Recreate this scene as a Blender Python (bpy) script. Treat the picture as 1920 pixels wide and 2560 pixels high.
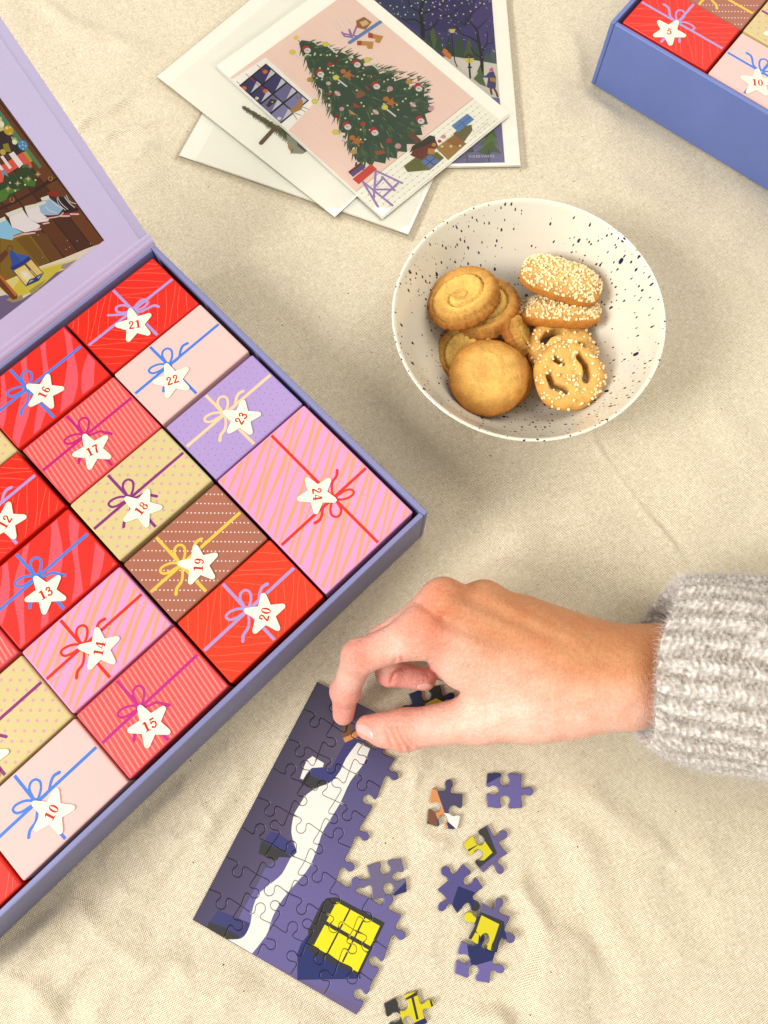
import bpy, bmesh, math, random
import numpy as np
from mathutils import Vector, Matrix
from mathutils.geometry import delaunay_2d_cdt
from mathutils.bvhtree import BVHTree

random.seed(7)
RNG = np.random.default_rng(7)
scene = bpy.context.scene
for _o in list(bpy.data.objects):
    bpy.data.objects.remove(_o, do_unlink=True)
COL = scene.collection

# ------------------------------------------------------------------ camera
F = 1923.0                       # focal length in photograph pixels (1920 x 2560)
HC = 0.490                       # camera height above the table cloth
RC = np.array([[0.99999355, 0.0, 0.0035926],
               [0.00097298, -0.96262775, -0.27082627],
               [0.00345834, 0.27082801, -0.96262154]])
cam_data = bpy.data.cameras.new('camera')
cam = bpy.data.objects.new('camera', cam_data)
COL.objects.link(cam)
cam.matrix_world = Matrix(((RC[0][0], -RC[1][0], -RC[2][0], 0),
                           (RC[0][1], -RC[1][1], -RC[2][1], 0),
                           (RC[0][2], -RC[1][2], -RC[2][2], HC),
                           (0, 0, 0, 1)))
cam_data.sensor_fit = 'VERTICAL'
cam_data.sensor_height = 36.0
cam_data.lens = 36.0 * F / 2560.0
cam_data.clip_start = 0.01
cam_data.clip_end = 50.0
scene.camera = cam
scene.render.resolution_x = 768
scene.render.resolution_y = 1024

# ------------------------------------------------------------------ world and lamps
world = bpy.data.worlds.new('World')
scene.world = world
world.use_nodes = True
wb = world.node_tree.nodes['Background']
wb.inputs['Color'].default_value = (1.0, 0.98, 0.95, 1)
wb.inputs['Strength'].default_value = 0.44


def area(name, loc, target, sx, sy, power, col):
    d = bpy.data.lights.new(name, 'AREA')
    d.shape = 'RECTANGLE'
    d.size, d.size_y = sx, sy
    d.energy = power
    d.color = col
    o = bpy.data.objects.new(name, d)
    COL.objects.link(o)
    o.location = loc
    o.rotation_euler = (Vector(target) - Vector(loc)).to_track_quat('-Z', 'Y').to_euler()
    return o


area('window_light', (-2.45, -1.00, 2.00), (0.05, 0.2, 0.0), 1.1, 1.4, 90.0, (1.0, 0.99, 0.975))
area('room_light', (0.95, 0.95, 2.10), (-0.05, 0.25, 0.0), 2.2, 2.2, 26.0, (1.0, 0.945, 0.86))

scene.view_settings.view_transform = 'Standard'
scene.view_settings.look = 'None'
scene.view_settings.gamma = 1.0
scene.view_settings.exposure = 0.56
scene.view_settings.use_curve_mapping = False
scene.render.engine = 'CYCLES'

# ------------------------------------------------------------------ helpers
S = 1920.0 / 1659.0


def zm(scale, ox, oy):
    """pixels of an enlarged view of the photograph -> photograph pixels"""
    return lambda x, y: (ox + x / scale, oy + y / scale)


DISP = zm(1 / S, 0, 0)


def ray(px, py):
    d = RC.T @ np.array([(px - 960) / F, (py - 1280) / F, 1.0])
    return d


def at(p, z=0.0):
    """photograph pixel -> point on the level plane z"""
    d = ray(*p)
    k = (HC - z) / -d[2]
    return np.array([d[0] * k, d[1] * k, z])


def dp(x, y, z=0.0):
    return at(DISP(x, y), z)


def lin(c):
    r = []
    for v in c[:3]:
        v = v / 255.0
        r.append(v / 12.92 if v <= 0.04045 else ((v + 0.055) / 1.055) ** 2.4)
    return tuple(r)


class Plane:
    """a drawing plane: local coordinates in millimetres"""
    def __init__(s, o, ax, ay):
        s.o = np.array(o, float)
        s.ax = np.array(ax, float) / np.linalg.norm(ax)
        s.ay = np.array(ay, float) / np.linalg.norm(ay)
        s.n = np.cross(s.ax, s.ay)
        if s.n[2] < 0:
            s.flip = True
        else:
            s.flip = False

    def px(s, p):
        d = ray(*p)
        c = np.array([0, 0, HC])
        k = ((s.o - c) @ s.n) / (d @ s.n)
        q = c + d * k - s.o
        return (q @ s.ax * 1000, q @ s.ay * 1000)

    def w(s, p, h=0.0):
        n = -s.n if s.flip else s.n
        return s.o + s.ax * p[0] / 1000 + s.ay * p[1] / 1000 + n * h / 1000


def area2(p):
    return 0.5 * sum(p[i][0] * p[(i + 1) % len(p)][1] - p[(i + 1) % len(p)][0] * p[i][1] for i in range(len(p)))


def inside(pt, poly):
    x, y = pt
    r = False
    j = len(poly) - 1
    for i in range(len(poly)):
        xi, yi = poly[i]
        xj, yj = poly[j]
        if (yi > y) != (yj > y) and x < (xj - xi) * (y - yi) / (yj - yi) + xi:
            r = not r
        j = i
    return r


def smooth_path(pts, n=6, closed=False):
    """Catmull-Rom through the points"""
    P = [np.array(p, float) for p in pts]
    m = len(P)
    out = []
    rng = range(m) if closed else range(m - 1)
    for i in rng:
        p0 = P[(i - 1) % m] if closed or i > 0 else P[0]
        p1 = P[i]
        p2 = P[(i + 1) % m]
        p3 = P[(i + 2) % m] if closed or i + 2 < m else P[-1]
        for k in range(n):
            t = k / n
            out.append(0.5 * (2 * p1 + (p2 - p0) * t + (2 * p0 - 5 * p1 + 4 * p2 - p3) * t * t + (3 * p1 - p0 - 3 * p2 + p3) * t ** 3))
    if not closed:
        out.append(P[-1])
    return [tuple(o) for o in out]


class Print:
    """flat print: polygons painted over one another, cut into one planar mesh"""
    def __init__(s, clip, base):
        s.shapes = []
        s.clip = [tuple(p) for p in clip]
        s.base = base

    def poly(s, pts, col):
        pts = [(float(p[0]), float(p[1])) for p in pts]
        if len(pts) < 3 or abs(area2(pts)) < 1e-4:
            return
        if area2(pts) < 0:
            pts = pts[::-1]
        s.shapes.append((pts, col))

    def disc(s, c, r, col, n=10, ry=None, rot=0.0):
        ry = ry or r
        cr, sr = math.cos(rot), math.sin(rot)
        pts = []
        for k in range(n):
            a = 2 * math.pi * k / n
            x, y = r * math.cos(a), ry * math.sin(a)
            pts.append((c[0] + x * cr - y * sr, c[1] + x * sr + y * cr))
        s.poly(pts, col)

    def stroke(s, pts, w, col, w2=None, caps=True):
        w2 = w if w2 is None else w2
        n = len(pts) - 1
        for i in range(n):
            a, b = np.array(pts[i]), np.array(pts[i + 1])
            d = b - a
            L = np.linalg.norm(d)
            if L < 1e-6:
                continue
            q = np.array([-d[1], d[0]]) / L
            wa = (w + (w2 - w) * i / n) / 2
            wb_ = (w + (w2 - w) * (i + 1) / n) / 2
            s.poly([a + q * wa, a - q * wa, b - q * wb_, b + q * wb_], col)
            if caps and (i > 0):
                s.disc(a, wa, col, 8)
        if caps:
            s.disc(pts[0], w / 2, col, 8)
            s.disc(pts[-1], max(w2 / 2, 0.02), col, 8)

    def cut(s, clip=None, base=None):
        """-> verts, faces, colours (linear rgb or callable(x, y))"""
        clip = clip or s.clip
        base = base if base is not None else s.base
        if area2(clip) < 0:
            clip = clip[::-1]
        x0 = min(p[0] for p in clip); x1 = max(p[0] for p in clip)
        y0 = min(p[1] for p in clip); y1 = max(p[1] for p in clip)
        use = []
        for pts, col in s.shapes:
            xs = [p[0] for p in pts]; ys = [p[1] for p in pts]
            if max(xs) < x0 or min(xs) > x1 or max(ys) < y0 or min(ys) > y1:
                continue
            use.append((pts, col))
        V = [Vector(p) for p in clip]
        FA = [list(range(len(clip)))]
        for pts, col in use:
            k = len(V)
            V += [Vector(p) for p in pts]
            FA.append(list(range(k, k + len(pts))))
        r = delaunay_2d_cdt(V, [], FA, 0, 1e-4, False)
        vs = np.array([(v.x, v.y) for v in r[0]])
        tri = np.array([list(f) for f in r[2]])
        cen = vs[tri].mean(axis=1)

        def within(poly):
            q = np.array(poly)
            m = np.nonzero((cen[:, 0] > q[:, 0].min()) & (cen[:, 0] < q[:, 0].max()) & (cen[:, 1] > q[:, 1].min()) & (cen[:, 1] < q[:, 1].max()))[0]
            x, y = cen[m, 0], cen[m, 1]
            r_ = np.zeros(len(m), bool)
            j = len(q) - 1
            for i in range(len(q)):
                if q[i, 1] != q[j, 1]:
                    r_ ^= ((q[i, 1] > y) != (q[j, 1] > y)) & (x < (q[j, 0] - q[i, 0]) * (y - q[i, 1]) / (q[j, 1] - q[i, 1]) + q[i, 0])
                j = i
            return m[r_]
        own = np.full(len(tri), -1)
        own[within(clip)] = 0
        keep = own == 0
        for k, (pts, col) in enumerate(use):
            own[within(pts)] = k + 1
        fs, cs = [], []
        for f, m in zip(tri[keep].tolist(), own[keep].tolist()):
            fs.append(f)
            cs.append(base if m == 0 else use[m - 1][1])
        used = sorted({i for f in fs for i in f})
        ren = {i: q for q, i in enumerate(used)}
        return [tuple(vs[i]) for i in used], [[ren[i] for i in f] for f in fs], cs


INK = 0.67                                          # reflectance of the brightest print


def ccol(c, x=0.0, y=0.0):
    if callable(c):
        c = c(x, y)
    r, g, b = lin(c)
    return (r * INK, g * INK, b * INK)


def add_obj(name, me, parent=None, mats=()):
    o = bpy.data.objects.new(name, me)
    COL.objects.link(o)
    for m in mats:
        me.materials.append(m)
    if parent is not None:
        o.parent = parent
        o.matrix_parent_inverse = parent_mat(parent).inverted()
    return o


def parent_mat(o):
    m = Matrix.LocRotScale(o.location, o.rotation_euler, o.scale)
    if o.parent is not None:
        m = parent_mat(o.parent) @ o.matrix_parent_inverse @ m
    return m


def mesh(name, V, Fc, cols=None, mat=None, parent=None, smooth=False, kind=None, weld=False):
    """V world coordinates (m); cols: one linear rgb per face or one list of rgb per corner"""
    me = bpy.data.meshes.new(name)
    me.from_pydata([tuple(v) for v in V], [], [tuple(f) for f in Fc])
    if cols is not None:
        at_ = me.color_attributes.new('Col', 'FLOAT_COLOR', 'CORNER')
        buf = np.ones((len(me.loops), 4), np.float32)
        k = 0
        for f, c in zip(Fc, cols):
            n = len(f)
            buf[k:k + n, :3] = c
            k += n
        at_.data.foreach_set('color', buf.ravel())
    if weld:
        bm = bmesh.new()
        bm.from_mesh(me)
        bmesh.ops.remove_doubles(bm, verts=bm.verts, dist=2e-6)
        bm.to_mesh(me)
        bm.free()
    if smooth:
        me.polygons.foreach_set('use_smooth', [True] * len(me.polygons))
    me.update()
    o = add_obj(name, me, parent, [mat] if mat else [])
    if kind:
        o['kind'] = kind
    return o


def empty(name, loc):
    o = bpy.data.objects.new(name, None)
    COL.objects.link(o)
    o.location = Vector(loc)
    o.empty_display_size = 0.01
    return o


def tag(o, label, cat, group=None):
    o['label'] = label
    o['category'] = cat
    if group:
        o['group'] = group
    return o


def box_faces(k):
    return [(k, k + 3, k + 2, k + 1), (k + 4, k + 5, k + 6, k + 7), (k, k + 1, k + 5, k + 4), (k + 1, k + 2, k + 6, k + 5), (k + 2, k + 3, k + 7, k + 6), (k + 3, k, k + 4, k + 7)]


def bevel_slab(name, quad_bottom, quad_top, bev, mat, parent, seg=2, col=None):
    """a six-sided slab from two rings of four world points with bevelled edges"""
    bm = bmesh.new()
    vs = [bm.verts.new(tuple(p)) for p in list(quad_bottom) + list(quad_top)]
    for f in box_faces(0):
        bm.faces.new([vs[i] for i in f])
    bmesh.ops.recalc_face_normals(bm, faces=bm.faces)
    if bev > 0:
        bmesh.ops.bevel(bm, geom=list(bm.edges), offset=bev, segments=seg, profile=0.6, affect='EDGES')
    me = bpy.data.meshes.new(name)
    bm.to_mesh(me)
    bm.free()
    for p in me.polygons:
        p.use_smooth = True
    o = add_obj(name, me, parent, [mat])
    if seg:
        auto_smooth(me)
    return o


def auto_smooth(me, ang=35):
    try:
        me.set_sharp_from_angle(angle=math.radians(ang))
    except Exception:
        pass


# ------------------------------------------------------------------ materials
def new_mat(name):
    m = bpy.data.materials.new(name)
    m.use_nodes = True
    nt = m.node_tree
    return m, nt, nt.nodes['Principled BSDF']


def N(nt, kind, **kw):
    n = nt.nodes.new(kind)
    for k, v in kw.items():
        if k.startswith('i_'):
            n.inputs[k[2:].replace('_', ' ')].default_value = v
        else:
            setattr(n, k, v)
    return n


def paper(name, col=None, rough=0.5, spec=0.3, var=0.06, bump=0.04, scale=900.0, attr=False, coat=0.0, k=0.67):
    m, nt, b = new_mat(name)
    L = nt.links
    tc = N(nt, 'ShaderNodeTexCoord')
    no = N(nt, 'ShaderNodeTexNoise', i_Scale=scale, i_Detail=3.0)
    L.new(tc.outputs['Object'], no.inputs['Vector'])
    big = N(nt, 'ShaderNodeTexNoise', i_Scale=scale * 0.03, i_Detail=2.0)
    L.new(tc.outputs['Object'], big.inputs['Vector'])
    ad = N(nt, 'ShaderNodeMath', operation='ADD')
    L.new(no.outputs['Fac'], ad.inputs[0]); L.new(big.outputs['Fac'], ad.inputs[1])
    mr = N(nt, 'ShaderNodeMapRange')
    mr.inputs['From Min'].default_value = 0.5; mr.inputs['From Max'].default_value = 1.5
    mr.inputs['To Min'].default_value = 1 - var; mr.inputs['To Max'].default_value = 1 + var
    L.new(ad.outputs[0], mr.inputs['Value'])
    mx = N(nt, 'ShaderNodeMix', data_type='RGBA', blend_type='MULTIPLY')
    mx.inputs['Factor'].default_value = 1.0
    if attr:
        a = N(nt, 'ShaderNodeAttribute', attribute_name='Col')
        L.new(a.outputs['Color'], mx.inputs['A'])
    else:
        mx.inputs['A'].default_value = (*[v * k for v in lin(col)], 1)
    L.new(mr.outputs[0], mx.inputs['B'])
    L.new(mx.outputs['Result'], b.inputs['Base Color'])
    b.inputs['Roughness'].default_value = rough
    b.inputs['Specular IOR Level'].default_value = spec
    b.inputs['Coat Weight'].default_value = coat
    b.inputs['Coat Roughness'].default_value = 0.25
    bp = N(nt, 'ShaderNodeBump', i_Strength=bump, i_Distance=0.0003)
    L.new(no.outputs['Fac'], bp.inputs['Height'])
    L.new(bp.outputs['Normal'], b.inputs['Normal'])
    return m


M = {}
M['print'] = paper('satin_print', attr=True, rough=0.42, spec=0.35, var=0.035, bump=0.05)
M['gloss'] = paper('gloss_print', attr=True, rough=0.3, spec=0.4, var=0.03, bump=0.03)
M['card'] = paper('card_stock', (250, 247, 234), k=1.0, rough=0.55, var=0.02, bump=0.03)
M['envelope'] = paper('envelope_paper', (243, 240, 226), k=1.0, rough=0.6, var=0.02, bump=0.05)
M['tray'] = paper('lavender_tray_paper', (140, 141, 188), rough=0.42, spec=0.4, var=0.10, bump=0.08)
M['blue_tray'] = paper('blue_tray_paper', (112, 130, 196), rough=0.42, spec=0.4, var=0.10, bump=0.08)
M['lid'] = paper('lilac_lid_paper', (208, 200, 236), k=0.90, rough=0.5, spec=0.3, var=0.04, bump=0.06)
M['grey_board'] = paper('grey_board', (150, 140, 128), rough=0.8, var=0.08, bump=0.1)
M['star'] = paper('star_card', (252, 243, 214), k=0.76, rough=0.5, var=0.02)
M['number'] = paper('number_ink', (214, 34, 20), rough=0.5, var=0.02)
M['dark'] = paper('inside_paper', (90, 84, 128), rough=0.7, var=0.05)


def cellophane():
    m, nt, b = new_mat('cellophane')
    nt.nodes.remove(b)
    out = nt.nodes['Material Output']
    tr = N(nt, 'ShaderNodeBsdfTransparent')
    tr.inputs['Color'].default_value = (0.995, 0.995, 0.99, 1)
    gl = N(nt, 'ShaderNodeBsdfGlossy')
    gl.inputs['Roughness'].default_value = 0.16
    lw = N(nt, 'ShaderNodeFresnel', i_IOR=1.35)
    tc = N(nt, 'ShaderNodeTexCoord')
    no = N(nt, 'ShaderNodeTexNoise', i_Scale=28.0, i_Detail=2.0)
    nt.links.new(tc.outputs['Object'], no.inputs['Vector'])
    bp = N(nt, 'ShaderNodeBump', i_Strength=0.5, i_Distance=0.004)
    nt.links.new(no.outputs['Fac'], bp.inputs['Height'])
    nt.links.new(bp.outputs['Normal'], gl.inputs['Normal'])
    mx = N(nt, 'ShaderNodeMixShader')
    nt.links.new(lw.outputs[0], mx.inputs[0])
    nt.links.new(tr.outputs[0], mx.inputs[1])
    nt.links.new(gl.outputs[0], mx.inputs[2])
    nt.links.new(mx.outputs[0], out.inputs['Surface'])
    return m


M['cello'] = cellophane()


def linen():
    m, nt, b = new_mat('linen_cloth')
    L = nt.links
    tc = N(nt, 'ShaderNodeTexCoord')
    mp = N(nt, 'ShaderNodeMapping')
    mp.inputs['Rotation'].default_value = (0, 0, math.radians(-27))
    L.new(tc.outputs['Object'], mp.inputs['Vector'])
    # slight thread wobble
    wn = N(nt, 'ShaderNodeTexNoise', i_Scale=55.0, i_Detail=3.0)
    L.new(mp.outputs[0], wn.inputs['Vector'])
    ws = N(nt, 'ShaderNodeVectorMath', operation='SCALE')
    ws.inputs['Scale'].default_value = 0.0016
    L.new(wn.outputs['Color'], ws.inputs[0])
    va = N(nt, 'ShaderNodeVectorMath', operation='ADD')
    L.new(mp.outputs[0], va.inputs[0]); L.new(ws.outputs[0], va.inputs[1])
    sp = N(nt, 'ShaderNodeSeparateXYZ')
    L.new(va.outputs[0], sp.inputs[0])

    def thread(sock, period):
        mu = N(nt, 'ShaderNodeMath', operation='MULTIPLY'); mu.inputs[1].default_value = 2 * math.pi / period
        L.new(sock, mu.inputs[0])
        si = N(nt, 'ShaderNodeMath', operation='SINE'); L.new(mu.outputs[0], si.inputs[0])
        return si.outputs[0]
    tx = thread(sp.outputs['X'], 0.00092)
    ty = thread(sp.outputs['Y'], 0.00098)
    we = N(nt, 'ShaderNodeMath', operation='MAXIMUM')
    L.new(tx, we.inputs[0]); L.new(ty, we.inputs[1])

    def slub(sx, sy, sc):
        k = N(nt, 'ShaderNodeMapping'); k.inputs['Scale'].default_value = (sx, sy, 1)
        L.new(mp.outputs[0], k.inputs['Vector'])
        n = N(nt, 'ShaderNodeTexNoise', i_Scale=sc, i_Detail=2.0)
        L.new(k.outputs[0], n.inputs['Vector'])
        return n.outputs['Fac']
    s1 = slub(1.0, 0.14, 1500.0)
    s2 = slub(0.14, 1.0, 1500.0)
    s3 = slub(1.0, 1.0, 700.0)
    ad = N(nt, 'ShaderNodeMath', operation='ADD'); L.new(s1, ad.inputs[0]); L.new(s2, ad.inputs[1])
    ad2 = N(nt, 'ShaderNodeMath', operation='ADD'); L.new(ad.outputs[0], ad2.inputs[0]); L.new(s3, ad2.inputs[1])
    rng = N(nt, 'ShaderNodeMapRange')
    rng.inputs['From Min'].default_value = 1.05; rng.inputs['From Max'].default_value = 1.95
    L.new(ad2.outputs[0], rng.inputs['Value'])
    ramp = N(nt, 'ShaderNodeMix', data_type='RGBA')
    ramp.inputs['A'].default_value = (*lin((201, 184, 152)), 1)
    ramp.inputs['B'].default_value = (*lin((240, 228, 201)), 1)
    L.new(rng.outputs[0], ramp.inputs['Factor'])
    # gaps between threads
    gp = N(nt, 'ShaderNodeMapRange')
    gp.inputs['From Min'].default_value = -0.75; gp.inputs['From Max'].default_value = 0.35
    gp.inputs['To Min'].default_value = 0.14; gp.inputs['To Max'].default_value = 1.0
    L.new(we.outputs[0], gp.inputs['Value'])
    mg = N(nt, 'ShaderNodeMix', data_type='RGBA', blend_type='MULTIPLY'); mg.inputs['Factor'].default_value = 1.0
    L.new(ramp.outputs['Result'], mg.inputs['A']); L.new(gp.outputs[0], mg.inputs['B'])
    # dark flecks of seed husk
    vo = N(nt, 'ShaderNodeTexVoronoi', i_Scale=190.0)
    L.new(va.outputs[0], vo.inputs['Vector'])
    rr = N(nt, 'ShaderNodeSeparateColor'); L.new(vo.outputs['Color'], rr.inputs[0])
    g1 = N(nt, 'ShaderNodeMath', operation='GREATER_THAN'); g1.inputs[1].default_value = 0.90
    L.new(rr.outputs['Red'], g1.inputs[0])
    g2 = N(nt, 'ShaderNodeMath', operation='LESS_THAN'); g2.inputs[1].default_value = 0.10
    L.new(vo.outputs['Distance'], g2.inputs[0])
    g3 = N(nt, 'ShaderNodeMath', operation='MULTIPLY'); L.new(g1.outputs[0], g3.inputs[0]); L.new(g2.outputs[0], g3.inputs[1])
    g4 = N(nt, 'ShaderNodeMath', operation='MULTIPLY'); L.new(g3.outputs[0], g4.inputs[0]); L.new(rr.outputs['Green'], g4.inputs[1])
    mf = N(nt, 'ShaderNodeMix', data_type='RGBA')
    mf.inputs['B'].default_value = (*lin((84, 64, 44)), 1)
    L.new(g4.outputs[0], mf.inputs['Factor']); L.new(mg.outputs['Result'], mf.inputs['A'])
    L.new(mf.outputs['Result'], b.inputs['Base Color'])
    b.inputs['Roughness'].default_value = 0.85
    b.inputs['Specular IOR Level'].default_value = 0.15
    b.inputs['Sheen Weight'].default_value = 0.12
    hs = N(nt, 'ShaderNodeMath', operation='ADD')
    L.new(we.outputs[0], hs.inputs[0]); L.new(ad2.outputs[0], hs.inputs[1])
    bp = N(nt, 'ShaderNodeBump', i_Strength=0.55, i_Distance=0.00022)
    L.new(hs.outputs[0], bp.inputs['Height'])
    # soft rumples too small for the mesh
    rn = N(nt, 'ShaderNodeTexNoise', i_Scale=60.0, i_Detail=3.0)
    L.new(tc.outputs['Object'], rn.inputs['Vector'])
    bp2 = N(nt, 'ShaderNodeBump', i_Strength=0.35, i_Distance=0.002)
    L.new(rn.outputs['Fac'], bp2.inputs['Height'])
    L.new(bp2.outputs['Normal'], bp.inputs['Normal'])
    L.new(bp.outputs['Normal'], b.inputs['Normal'])
    return m


M['linen'] = linen()

# ------------------------------------------------------------------ table cloth
E1 = np.array([0.69682643, -0.71723979, 0.0])      # tray: across the short cells (21 -> 24)
E2 = np.array([-0.71723979, -0.69682643, 0.0])     # tray: along the long cells (21 -> 16)
GO = np.array([-0.14851059, 0.29602523, 0.0])      # tray: corner of gift 21
CA, CB = 0.04842, 0.0720
ZT = HC - 0.43601                                  # top of the gifts
ZR = ZT + 0.0016                                   # tray rim
GM = 0.0052                                        # gifts to outside of tray wall
EZ = np.array([0, 0, 1.0])


def tray_pt(u, v, z):
    p = GO + E1 * u + E2 * v
    return np.array([p[0], p[1], z])


def cloth_height(X, Y):
    H = np.zeros_like(X)
    rg = np.random.default_rng(3)
    for k in range(26):
        a = rg.uniform(0, 2 * math.pi)
        lam = rg.uniform(0.034, 0.13)
        H += 0.00030 * (lam / 0.08) * np.sin((X * math.cos(a) + Y * math.sin(a)) * 2 * math.pi / lam + rg.uniform(0, 6.28))
    Xo, Yo = X, Y
    wx, wy = np.zeros_like(X), np.zeros_like(X)
    for k in range(14):
        a, lam = rg.uniform(0, 2 * math.pi), rg.uniform(0.018, 0.07)
        p = (X * math.cos(a) + Y * math.sin(a)) * 2 * math.pi / lam
        wx += 0.017 * lam * np.sin(p + rg.uniform(0, 6.28)); wy += 0.017 * lam * np.sin(p * 1.07 + rg.uniform(0, 6.28))
    R = [
        ([(20, 1930), (60, 1990), (150, 2060)], 4, 1.3), ([(120, 1850), (150, 1930), (230, 2010)], 4, 1.5), ([(210, 1780), (250, 1870), (320, 1950)], 4, 1.4), ([(0, 2080), (80, 2120), (130, 2200)], 5, 1.6), ([(300, 1710), (330, 1790), (400, 1850)], 4, 1.3),
        ([(250, 2030), (330, 2090), (430, 2110)], 5, 1.2), ([(390, 1640), (420, 1720), (470, 1790)], 4, 1.2), ([(480, 1570), (500, 1640), (540, 1690)], 4, 1.0), ([(880, 1700), (960, 1790), (1010, 1900)], 4, 1.0), ([(1060, 1720), (1140, 1800), (1220, 1930)], 4, .9),
        ([(1000, 2090), (1060, 2180), (1100, 2230)], 4, 1.2), ([(1200, 1980), (1260, 2080), (1350, 2200)], 5, 1.1), ([(1400, 1780), (1450, 1860), (1530, 1960)], 5, .8),
        ([(858, 1640), (930, 1760), (1000, 1850)], 7, 3.0), ([(905, 1640), (985, 1740), (1060, 1840)], 5, 1.6),
        ([(1010, 1800), (1080, 1920), (1150, 2060), (1240, 2240)], 9, 3.2), ([(1110, 1850), (1180, 2010), (1290, 2220)], 8, 2.6),
        ([(1170, 1760), (1280, 1880), (1340, 2030), (1420, 2230)], 11, 2.2), ([(1330, 1850), (1420, 1990), (1480, 2150)], 12, 1.5),
        ([(960, 2040), (1030, 2150), (1090, 2260)], 8, 2.4), ([(1480, 1800), (1540, 1900), (1580, 2060)], 12, 1.2),
        ([(900, 2060), (930, 2140), (960, 2240)], 6, 1.5), ([(1240, 1700), (1330, 1760), (1430, 1880)], 8, 1.3),
        ([(0, 1990), (120, 1900), (260, 1800), (420, 1660), (560, 1540)], 8, 2.0), ([(-20, 2110), (110, 2010), (240, 1960), (330, 1860)], 10, 3.2),
        ([(60, 2230), (170, 2080), (300, 1990)], 11, 3.2), ([(190, 2230), (260, 2130), (400, 2070)], 9, 2.3), ([(330, 2220), (430, 2150), (560, 2160)], 9, 1.8),
        ([(420, 1850), (470, 1740), (560, 1640)], 8, 1.8), ([(300, 1920), (380, 1850), (430, 1770)], 6, 1.6), ([(480, 2080), (600, 2170), (740, 2240)], 8, 1.4),
        ([(600, 1560), (660, 1500), (720, 1440)], 7, 1.4), ([(150, 300), (215, 248), (330, 195)], 4, 1.5), ([(180, 320), (290, 275), (420, 240)], 4, 1.7),
        ([(235, 365), (330, 325), (440, 300)], 6, 1.5), ([(270, 420), (350, 380), (430, 365)], 6, 1.0), ([(60, -20), (160, 60), (320, 120)], 9, 1.5),
        ([(1210, 60), (1270, 190), (1330, 290)], 10, 1.6), ([(1200, 380), (1330, 400), (1450, 470)], 9, 1.2), ([(1420, 500), (1520, 560), (1640, 640)], 10, 1.2),
        ([(560, 560), (700, 640), (800, 700)], 12, 1.0), ([(900, 1090), (1040, 1120), (1180, 1190)], 11, 0.9), ([(1500, 760), (1560, 900), (1640, 990)], 12, 1.2),
        ([(1270, 938), (1375, 1080), (1490, 1238)], 2.2, 1.0), ([(1287, 938), (1392, 1080), (1505, 1230)], 2.8, -0.9),
        ([(905, 430), (945, 470), (990, 520)], 1.5, 0.5), ([(380, 470), (420, 520), (470, 560)], 5, 0.7),
    ]
    for pl, w, A in R:
        P = np.array([dp(*p)[:2] for p in smooth_path(pl, 6)])
        X, Y = (Xo, Yo) if w < 3 else (Xo + wx, Yo + wy)
        best = np.full(X.shape, 9.0)
        tt = np.zeros_like(X)
        for i in range(len(P) - 1):
            a, b = P[i], P[i + 1]
            d = b - a
            t = np.clip(((X - a[0]) * d[0] + (Y - a[1]) * d[1]) / (d @ d), 0, 1)
            q = np.hypot(X - a[0] - d[0] * t, Y - a[1] - d[1] * t)
            m = q < best
            best = np.where(m, q, best)
            tt = np.where(m, (i + t) / (len(P) - 1), tt)
        fade = np.clip(np.minimum(tt, 1 - tt) * 4 + 0.05, 0, 1)
        ww = w / 1000 * (0.8 + 0.4 * tt)
        H += A * 1.75 / 1000 * np.exp(-(best / ww) ** 2) * fade

    X, Y = Xo, Yo

    def flat_poly(pts, soft):
        nonlocal H
        P = np.array(pts)[:, :2]
        if area2([tuple(p) for p in P]) < 0:
            P = P[::-1]
        d = np.full(X.shape, -9.0)
        for i in range(len(P)):
            a, b = P[i], P[(i + 1) % len(P)]
            e = (b - a) / np.linalg.norm(b - a)
            d = np.maximum(d, (X - a[0]) * e[1] - (Y - a[1]) * e[0])
        k = np.clip(d / soft, 0, 1)
        k = k * k * (3 - 2 * k)
        H = H * k - 0.0006 * (1 - k)
    H = np.maximum(H, -0.0012)
    flat_poly([tray_pt(-.02, -.01, 0), tray_pt(.25, -.01, 0), tray_pt(.25, .38, 0), tray_pt(-.02, .38, 0)], 0.012)
    flat_poly([dp(685, 1472), dp(770, 2190), dp(416, 1985)], 0.02)
    flat_poly([dp(685, 1472), dp(870, 1590), dp(880, 1960), dp(770, 2190), dp(420, 1985)], 0.012)
    flat_poly([dp(325, 170), dp(375, 355), dp(890, 515), dp(1140, 365), dp(1070, -60), dp(600, -60)], 0.02)
    for (x, y, r) in ((1142, 720, .06), (1100, 1400, .05), (960, 1735, .016), (1100, 1705, .018), (1055, 1830, .018), (995, 1915, .018), (1055, 2030, .022), (1035, 2075, .02), (828, 1895, .018), (885, 2180, .02), (910, 1500, .02)):
        c = dp(x, y)
        k = np.clip((np.hypot(X - c[0], Y - c[1]) - r) / 0.010, 0, 1)
        k = k * k * (3 - 2 * k)
        H = H * k - 0.0006 * (1 - k)
    flat_poly([dp(1283, 180), dp(1700, 420), dp(1900, 100), dp(1500, -250)], 0.02)
    return H


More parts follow.
